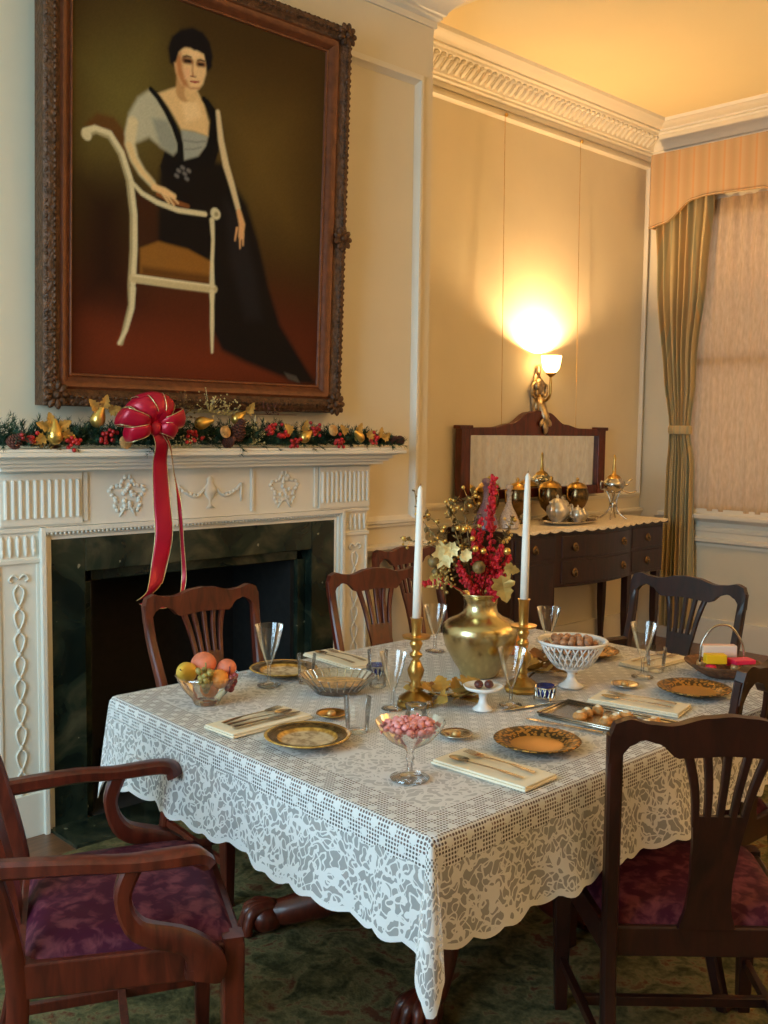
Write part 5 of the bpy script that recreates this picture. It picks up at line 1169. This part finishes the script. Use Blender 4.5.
# lidded bronze urns near the mirror
def urn(x, y, label, s_=1.):
    t = thing('lidded_urn', label, 'urn', (x, y, ZS))
    MB().lathe([(.0005, 0), (.045*s_, 0), (.045*s_, .012*s_), (.016*s_, .03*s_), (.018*s_, .045*s_), (.055*s_, .08*s_), (.075*s_, .125*s_), (.078*s_, .165*s_), (.066*s_, .20*s_), (.069*s_, .206*s_)], (0, 0, 0), 24).build('body', 'darkurn', t, smooth=True)
    MB().lathe([(.070*s_, .204*s_), (.060*s_, .222*s_), (.034*s_, .238*s_), (.010*s_, .244*s_), (.007*s_, .252*s_), (.013*s_, .262*s_), (.0005, .276*s_)], (0, 0, 0), 24).build('lid', 'brass', t, smooth=True)
    for q in (-1, 1): MB().tube(catmull([(q*.070*s_, 0, .19*s_), (q*.105*s_, 0, .20*s_), (q*.108*s_, 0, .15*s_), (q*.072*s_, 0, .12*s_)], 5), .005*s_, 6).build('handle', 'brass', t, smooth=True)
urn(4.60, 3.91, 'brass lidded bronze urn at the left before the mirror', 1.02)
urn(4.86, 3.88, 'brass lidded bronze urn second from the left before the mirror', 1.04)
urn(5.22, 3.90, 'brass lidded bronze urn before the middle of the mirror', 1.04)
urn(5.50, 3.89, 'brass lidded bronze urn before the right part of the mirror', .98)
# silver tray with tea service
ty = thing('silver_tray', 'oval silver tray carrying the tea service on the sideboard', 'tray', (5.13, 3.68, ZS))
MB().lathe([(.0005, .004), (.19, .004), (.215, .012), (.235, .018), (.232, .022), (.19, .009), (.0005, .009)], (0, 0, 0), 40, 1, .56).build('tray', 'silver', ty, smooth=True)
for q in (-1, 1): MB().tube(catmull([(q*.225, -.04, .018), (q*.265, -.03, .03), (q*.265, .03, .03), (q*.225, .04, .018)], 5), .005, 6).build('handle', 'silver', ty, smooth=True)
def teapiece(name, x, y, s_, label, cat, spout=True, handle=True, lid=True, rz=0):
    t = thing(name, label, cat, (x, y, ZS+.0095), rz)
    MB().lathe([(.0005, 0), (.030*s_, 0), (.026*s_, .008*s_), (.040*s_, .022*s_), (.055*s_, .050*s_), (.052*s_, .078*s_), (.034*s_, .096*s_), (.036*s_, .102*s_), (.030*s_, .102*s_), (.026*s_, .09*s_)], (0, 0, 0), 20).build('body', 'teaset', t, smooth=True)
    if lid: MB().lathe([(.035*s_, .102*s_), (.024*s_, .116*s_), (.006*s_, .122*s_), (.008*s_, .132*s_), (.0005, .140*s_)], (0, 0, 0), 16).build('lid', 'teaset', t, smooth=True)
    if spout: MB().tube(catmull([(.045*s_, 0, .04*s_), (.078*s_, 0, .058*s_), (.085*s_, 0, .09*s_), (.102*s_, 0, .108*s_)], 5), [.012*s_]*8+[.008*s_]*8, 8).build('spout', 'teaset', t, smooth=True)
    if handle: MB().tube(catmull([(-.048*s_, 0, .085*s_), (-.085*s_, 0, .095*s_), (-.09*s_, 0, .05*s_), (-.05*s_, 0, .035*s_)], 5), .0055*s_, 7).build('handle', 'teaset', t, smooth=True)
teapiece('teapot', 5.03, 3.70, 1.25, 'large silver teapot at the left of the silver tray', 'teapot', rz=PI+.3)
teapiece('sugar_bowl', 5.16, 3.64, .78, 'lidded silver sugar bowl in the middle of the silver tray', 'sugar bowl', spout=False)
teapiece('milk_jug', 5.25, 3.67, .72, 'small silver milk jug at the right of the silver tray', 'jug', lid=False, rz=.5)
teapiece('coffee_pot', 5.17, 3.765, 1.12, 'silver coffee pot at the back of the silver tray', 'coffee pot', rz=1.3)
# kettle on stand with bottle behind
kt = thing('spirit_kettle', 'ornate silver spirit kettle on a footed stand at the right end of the sideboard', 'kettle', (5.64, 3.70, ZS))
MB().lathe([(.0005, .17), (.030, .172), (.062, .20), (.072, .225), (.068, .25), (.05, .262), (.052, .268), (.0005, .268)], (0, 0, 0), 24).build('body', 'silver', kt, smooth=True)
MB().lathe([(.050, .266), (.036, .285), (.014, .295), (.012, .32), (.008, .36), (.010, .40), (.006, .42), (.0005, .425)], (0, 0, 0), 18).build('lid', 'brass', kt, smooth=True)
mb = MB()
for k in range(4):
    a = 2*PI*k/4+.4; mb.tube(catmull([(.05*cos(a), .05*sin(a), .19), (.022*cos(a), .022*sin(a), .13), (.026*cos(a), .026*sin(a), .06), (.075*cos(a), .075*sin(a), .012), (.09*cos(a), .09*sin(a), .006)], 4), .006, 6)
mb.lathe([(.0005, .085), (.022, .08), (.026, .10), (.018, .12), (.0005, .125)], (0, 0, 0), 14); mb.build('stand', 'silver', kt, smooth=True)
MB().tube(catmull([(.060, -.02, .22), (.095, -.04, .225), (.105, -.045, .25), (.125, -.055, .262)], 5), .008, 7).build('spout', 'silver', kt, smooth=True)
MB().tube(catmull([(.05, -.03, .19), (.10, -.06, .17), (.14, -.085, .185)], 5), .005, 7).build('spigot', 'silver', kt, smooth=True)
MB().tube(catmull([(-.062, .02, .23), (-.10, .03, .25), (-.10, .03, .20), (-.062, .02, .20)], 5), .005, 7).build('handle', 'silver', kt, smooth=True)

# ------------------------------------------------------------------ garland and ribbon on the mantel
GZ = 1.416
gl_ = thing('garland', 'green pine garland with gold pears and red berries along the mantel shelf', 'garland', (2.3, 3.33, GZ))
def G(x, y, z): return Vector((x-2.3, y-3.33, z-GZ))
random.seed(17); mb = MB()
def hgt(x): return interp(x, [(1.3, .085), (1.6, .075), (1.75, .085), (2.3, .10), (2.6, .085), (3.0, .06), (3.22, .03)])
for i in range(900):
    x = random.uniform(1.34, 3.22); hh = hgt(x); a = Vector((x, 3.33+random.uniform(-.035, .05), GZ+random.uniform(.012, hh*.6)))
    dr = Vector((random.gauss(0, .8), random.gauss(-.25, .5), random.gauss(.35, .55))).normalized(); L = random.uniform(.05, .085)
    b = a+dr*L
    if b.z < GZ+.01 and b.y > 3.27: b.z = GZ+.012
    b.z = min(b.z, GZ+hh*1.5); d2 = (b-a).normalized(); s1 = d2.orthogonal().normalized(); s2 = d2.cross(s1)
    for k in range(15):
        t = k/15; c = a.lerp(b, t)
        for q in range(3):
            an = random.uniform(0, 2*PI); nd = (d2*.9+(s1*cos(an)+s2*sin(an))*.9).normalized(); l = .022; w = (d2.cross(nd)).normalized()*.0016
            e = c+nd*l
            if e.z < GZ+.002 and e.y > 3.265: continue
            mb.add([G(*(c-w)), G(*(c+w)), G(*e)], [(0, 1, 2)])
mb.build('pine_foliage', 'pine', gl_)
def gp(name, mat, mb, **k): return mb.build(name, mat, gl_, **k)
pearp = [(.0005, -.040), (.014, -.037), (.026, -.024), (.029, -.008), (.024, .010), (.014, .028), (.010, .042), (.004, .050), (.0005, .051)]
for (x, z, y, rx, ry, s_) in ((1.562, 1.468, 3.262, 0, 0, 1.0), (1.738, 1.525, 3.285, .3, .25, .95), (2.175, 1.512, 3.28, .2, 1.35, .9), (2.345, 1.535, 3.29, .2, .9, .8), (2.672, 1.462, 3.265, .1, 1.0, .85), (2.972, 1.462, 3.265, .2, -.9, .8)):
    m_ = MB().lathe(pearp, (0, 0, 0), 18)
    m_.xf(Matrix.Translation(G(x, y, z)) @ Matrix.Rotation(ry, 4, 'Y') @ Matrix.Rotation(rx, 4, 'X') @ Matrix.Scale(s_, 4))
    gp('golden_pear', 'goldorn', m_, smooth=True)
for (x, z) in ((1.465, 1.450), (1.761, 1.455), (2.118, 1.455), (2.490, 1.490), (2.552, 1.468), (2.615, 1.440), (3.06, 1.446), (2.722, 1.490), (1.63, 1.437), (2.86, 1.44)):
    m_ = MB()
    for i in range(16): m_.ell(G(x+random.gauss(0, .017), 3.262+random.uniform(-.012, .012), z+random.gauss(0, .013)), .0078, 8, 6)
    gp('red_berry_cluster', 'redberry', m_, smooth=True)
def pinecone(x, y, z, s_, rx=0., ry=0.):
    m_ = MB()
    for j in range(9):
        t = j/8; rr = s_*(.55+.45*sin(PI*min(1, t*1.15+.1)))*(1-.55*t); n = 8
        for k in range(n):
            a = 2*PI*(k+.5*(j % 2))/n; c = Vector((rr*cos(a)*.75, rr*sin(a)*.75, s_*(-.9+1.9*t)))
            m_.ell(c, (s_*.34*(1-.3*t), s_*.30*(1-.3*t), s_*.11), 6, 4, Matrix.Rotation(a, 3, 'Z') @ Matrix.Rotation(-.5, 3, 'Y'))
    m_.xf(Matrix.Translation(G(x, y, z)) @ Matrix.Rotation(rx, 4, 'X') @ Matrix.Rotation(ry, 4, 'Y'))
    gp('pinecone', 'cone', m_, smooth=True)
pinecone(2.33, 3.268, 1.485, .040, .4, .2); pinecone(3.185, 3.28, 1.450, .026, 1.2, .5); pinecone(3.235, 3.275, 1.448, .026, 1.0, -.8); pinecone(1.43, 3.27, 1.445, .030, .5, .6); pinecone(2.29, 3.27, 1.44, .028, 1.2, 0); pinecone(1.58, 3.30, 1.43, .02, .6, .3)
for (x, z) in ((1.825, 1.437), (2.258, 1.478), (2.812, 1.488)):
    m_ = MB().lathe([(.0005, .004), (.022, .004), (.025, 0), (.022, -.004), (.0005, -.004)], (0, 0, 0), 20)
    m_.xf(Matrix.Translation(G(x, 3.252, z)) @ Matrix.Rotation(PI/2-.2, 4, 'X')); gp('dried_orange_slice', 'orangeslice', m_, smooth=True)
def gleaf(x, z, dx, dz, L=.055, W=.042, mat='goldleaf', y=3.265):
    o = bigleaf(G(x, y, z), Vector((dx, random.uniform(-.25, .05), dz)), Vector((0, -1, .1)), L, W, 'gold_leaf', mat, gl_)
for (x, z, dx, dz) in ((1.545, 1.485, -.7, .25), (1.555, 1.49, -.3, .9), (1.575, 1.485, .8, .45), (1.53, 1.46, -.8, -.5), (1.59, 1.47, .9, -.3), (1.725, 1.55, -.7, .7), (1.745, 1.555, .3, .9), (1.765, 1.545, .9, .3), (1.80, 1.53, .9, .5), (2.60, 1.475, -.6, .6), (2.66, 1.48, .2, .9), (2.70, 1.48, .9, .3), (2.90, 1.47, -.5, .7), (2.96, 1.475, .4, .8), (3.02, 1.46, .8, .5), (3.10, 1.455, .3, .9), (3.12, 1.45, .8, .5), (3.08, 1.44, -.8, .2), (2.37, 1.55, .5, .8)):
    gleaf(x, z, dx, dz)
def glitter(x, z, n, sx, sz, mat='glitter'):
    m_ = MB()
    for i in range(n):
        p = G(x+random.gauss(0, sx), 3.27+random.uniform(-.02, .03), z+random.gauss(0, sz)); m_.ell(p, random.uniform(.002, .0048), 5, 4)
        if i % 3 == 0: m_.tube([G(x, 3.30, z-.03), p], .0008, 4)
    m_.tube([G(x-3*sx, 3.30, z-.03), G(x+3*sx, 3.30, z-.03)], .0012, 4)
    gp('gold_spray', mat, m_)
glitter(2.215, 1.583, 60, .035, .018); glitter(2.085, 1.435, 50, .03, .015); glitter(2.425, 1.46, 50, .018, .03); glitter(1.535, 1.432, 45, .035, .009, 'euca'); glitter(2.09, 1.56, 40, .03, .03, 'euca'); glitter(2.50, 1.58, 26, .05, .012, 'cone'); glitter(2.30, 1.575, 30, .02, .02)

# red bow with long hanging tails
rb = thing('ribbon_bow', 'large red satin bow with long tails hanging in front of the mantelpiece', 'bow', (1.905, 3.24, 1.50))
def ribbon(path, width, side, name, fold=0., n=6, mat='redribbon', edge=True):
    P = catmull(path, n); vs = []; N = len(P); W = width if callable(width) else (lambda t: width)
    for i, p in enumerate(P):
        t = i/(N-1); sd = Vector(side(t) if callable(side) else side).normalized(); tg = (P[min(i+1, N-1)]-P[max(i-1, 0)]).normalized(); nn = tg.cross(sd).normalized()
        for j in range(7):
            u = j/6*2-1; vs.append(p+sd*u*W(t)/2+nn*fold*(1-u*u)*W(t))
    fs = [(7*i+j, 7*i+j+1, 7*i+8+j, 7*i+7+j) for i in range(N-1) for j in range(6)]
    o = MB().add(vs, fs).build(name, mat, rb, smooth=True)
    md = o.modifiers.new('thick', 'SOLIDIFY'); md.thickness = .0012
    if edge:
        e = MB()
        for j in (0, 6): e.tube([vs[7*i+j] for i in range(N)], .0014, 4)
        e.build('gold_edge', 'glitter', o, smooth=True)
    return o
B = lambda x, z, y=3.24: Vector((x-1.93, y-3.24, z-1.50))
# loops
def loop(ex, ez, w, tw, y0=3.20):
    d = Vector((ex, 0, ez)); L = d.length; s_ = Vector((-ez, 0, ex)).normalized()
    path = [B(1.93, 1.495, y0+.01), B(1.93, 1.495, y0+.0)+d*.45+Vector((0, -.045, 0)), B(1.93, 1.495, y0)+d*.95+Vector((0, -.03, 0)), B(1.93, 1.495, y0)+d+Vector((0, .005, 0)), B(1.93, 1.495, y0)+d*.9+Vector((0, .035, 0)), B(1.93, 1.495, y0)+d*.45+Vector((0, .03, 0)), B(1.93, 1.495, y0+.012)]
    return ribbon(path, lambda t: w*(.25+.85*sin(PI*min(1, max(0, t)))**.6), s_+Vector((0, tw, 0)), 'loop', .12)
loop(-.02, .112, .085, .3); loop(.052, .10, .075, -.3); loop(-.065, .09, .07, .4); loop(-.125, .035, .065, .5); loop(.115, .035, .070, -.4); loop(-.10, -.03, .055, .4); loop(.085, -.015, .06, -.4, 3.205)
MB().ell(B(1.93, 1.492, 3.185), (.026, .022, .030), 12, 9).build('knot', 'redribbon', rb, smooth=True)
ribbon([B(1.945, 1.49, 3.19), B(1.965, 1.43, 3.195), B(1.975, 1.36, 3.225), B(1.985, 1.22, 3.23), B(1.99, 1.10, 3.225), B(1.975, .98, 3.235), B(1.945, .905, 3.22), B(1.905, .872, 3.22)], lambda t: lerp(.062, .072, t), lambda t: (1, .25*sin(t*9), .25 if t > .85 else 0), 'tail', .06)
ribbon([B(1.95, 1.49, 3.19), B(2.00, 1.43, 3.20), B(2.035, 1.33, 3.228), B(2.06, 1.20, 3.23), B(2.075, 1.05, 3.235), B(2.082, .93, 3.235), B(2.06, .86, 3.225), B(2.0, .825, 3.22), B(1.93, .835, 3.215), B(1.89, .852, 3.215)], .018, lambda t: (.6+.4*cos(t*8), .8*sin(t*10), .2), 'narrow_tail', .02)
# ------------------------------------------------------------------ camera
cam = bpy.data.cameras.new('camera'); co = bpy.data.objects.new('camera', cam); C.objects.link(co)
cam.sensor_fit = 'VERTICAL'; cam.sensor_height = 36; cam.lens = 1000.5/1024*36; cam.clip_start = .05
r_ = Vector((0.72237747, -0.69137596, 0.01304093)); u_ = Vector((0.04831962, 0.06928116, 0.99642628)); w_ = Vector((0.68980867, 0.71916577, -0.08345417))
co.matrix_world = Matrix(((r_.x, u_.x, -w_.x, 0), (r_.y, u_.y, -w_.y, 0), (r_.z, u_.z, -w_.z, 1.5), (0, 0, 0, 1)))
bpy.context.scene.camera = co
# ------------------------------------------------------------------ light
def area(name, loc, rot, sx, sy, col, e, spread=180):
    l = bpy.data.lights.new(name, 'AREA'); l.shape = 'RECTANGLE'; l.size = sx; l.size_y = sy; l.color = col; l.energy = e; l.spread = math.radians(spread)
    o = bpy.data.objects.new(name, l); C.objects.link(o); o.location = loc; o.rotation_euler = rot; return o
def point(name, loc, col, e, r=.05):
    l = bpy.data.lights.new(name, 'POINT'); l.color = col; l.energy = e; l.shadow_soft_size = r
    o = bpy.data.objects.new(name, l); C.objects.link(o); o.location = loc; return o
def spot(name, loc, rot, col, e, ang=150, r=.08):
    l = bpy.data.lights.new(name, 'SPOT'); l.color = col; l.energy = e; l.shadow_soft_size = r; l.spot_size = math.radians(ang); l.spot_blend = .6
    o = bpy.data.objects.new(name, l); C.objects.link(o); o.location = loc; o.rotation_euler = rot; return o
area('daylight_left_window', (XL-.25, (LY0+LY1)/2, 1.85), (0, -PI/2, 0), 2.0, 2.0, (.55, .82, 1.), 128)
area('daylight_right_window', (XR+.5, (WY0+WY1)/2, 2.0), (0, PI/2, 0), 2.1, 1.9, (1., .80, .58), 16)
WARM = (1., .62, .27)
point('sconce_bulb', (5.235, 3.93, 1.942), WARM, 88, .014)
spot('fill_uplight_near_right', (4.8, -2.3, 2.1), (PI, 0, 0), WARM, 185)  # added warm fill spot aimed at the ceiling, unseen and without a fixture
spot('fill_uplight_near_left', (1.8, -2.3, 2.1), (PI, 0, 0), WARM, 90)  # second added ceiling fill, out of view, no lamp modelled here
spot('fill_uplight_window_side', (6.1, -.4, 2.3), (PI, 0, 0), WARM, 175)  # added fill that warms the ceiling on the window side, no real fixture
w = bpy.data.worlds.new('world'); bpy.context.scene.world = w; w.use_nodes = True
w.node_tree.nodes['Background'].inputs[0].default_value = (.75, .85, 1., 1); w.node_tree.nodes['Background'].inputs[1].default_value = .3
vs_ = bpy.context.scene.view_settings; vs_.view_transform = 'Standard'; vs_.look = 'None'; vs_.gamma = 1; vs_.use_curve_mapping = False; vs_.exposure = 0.22
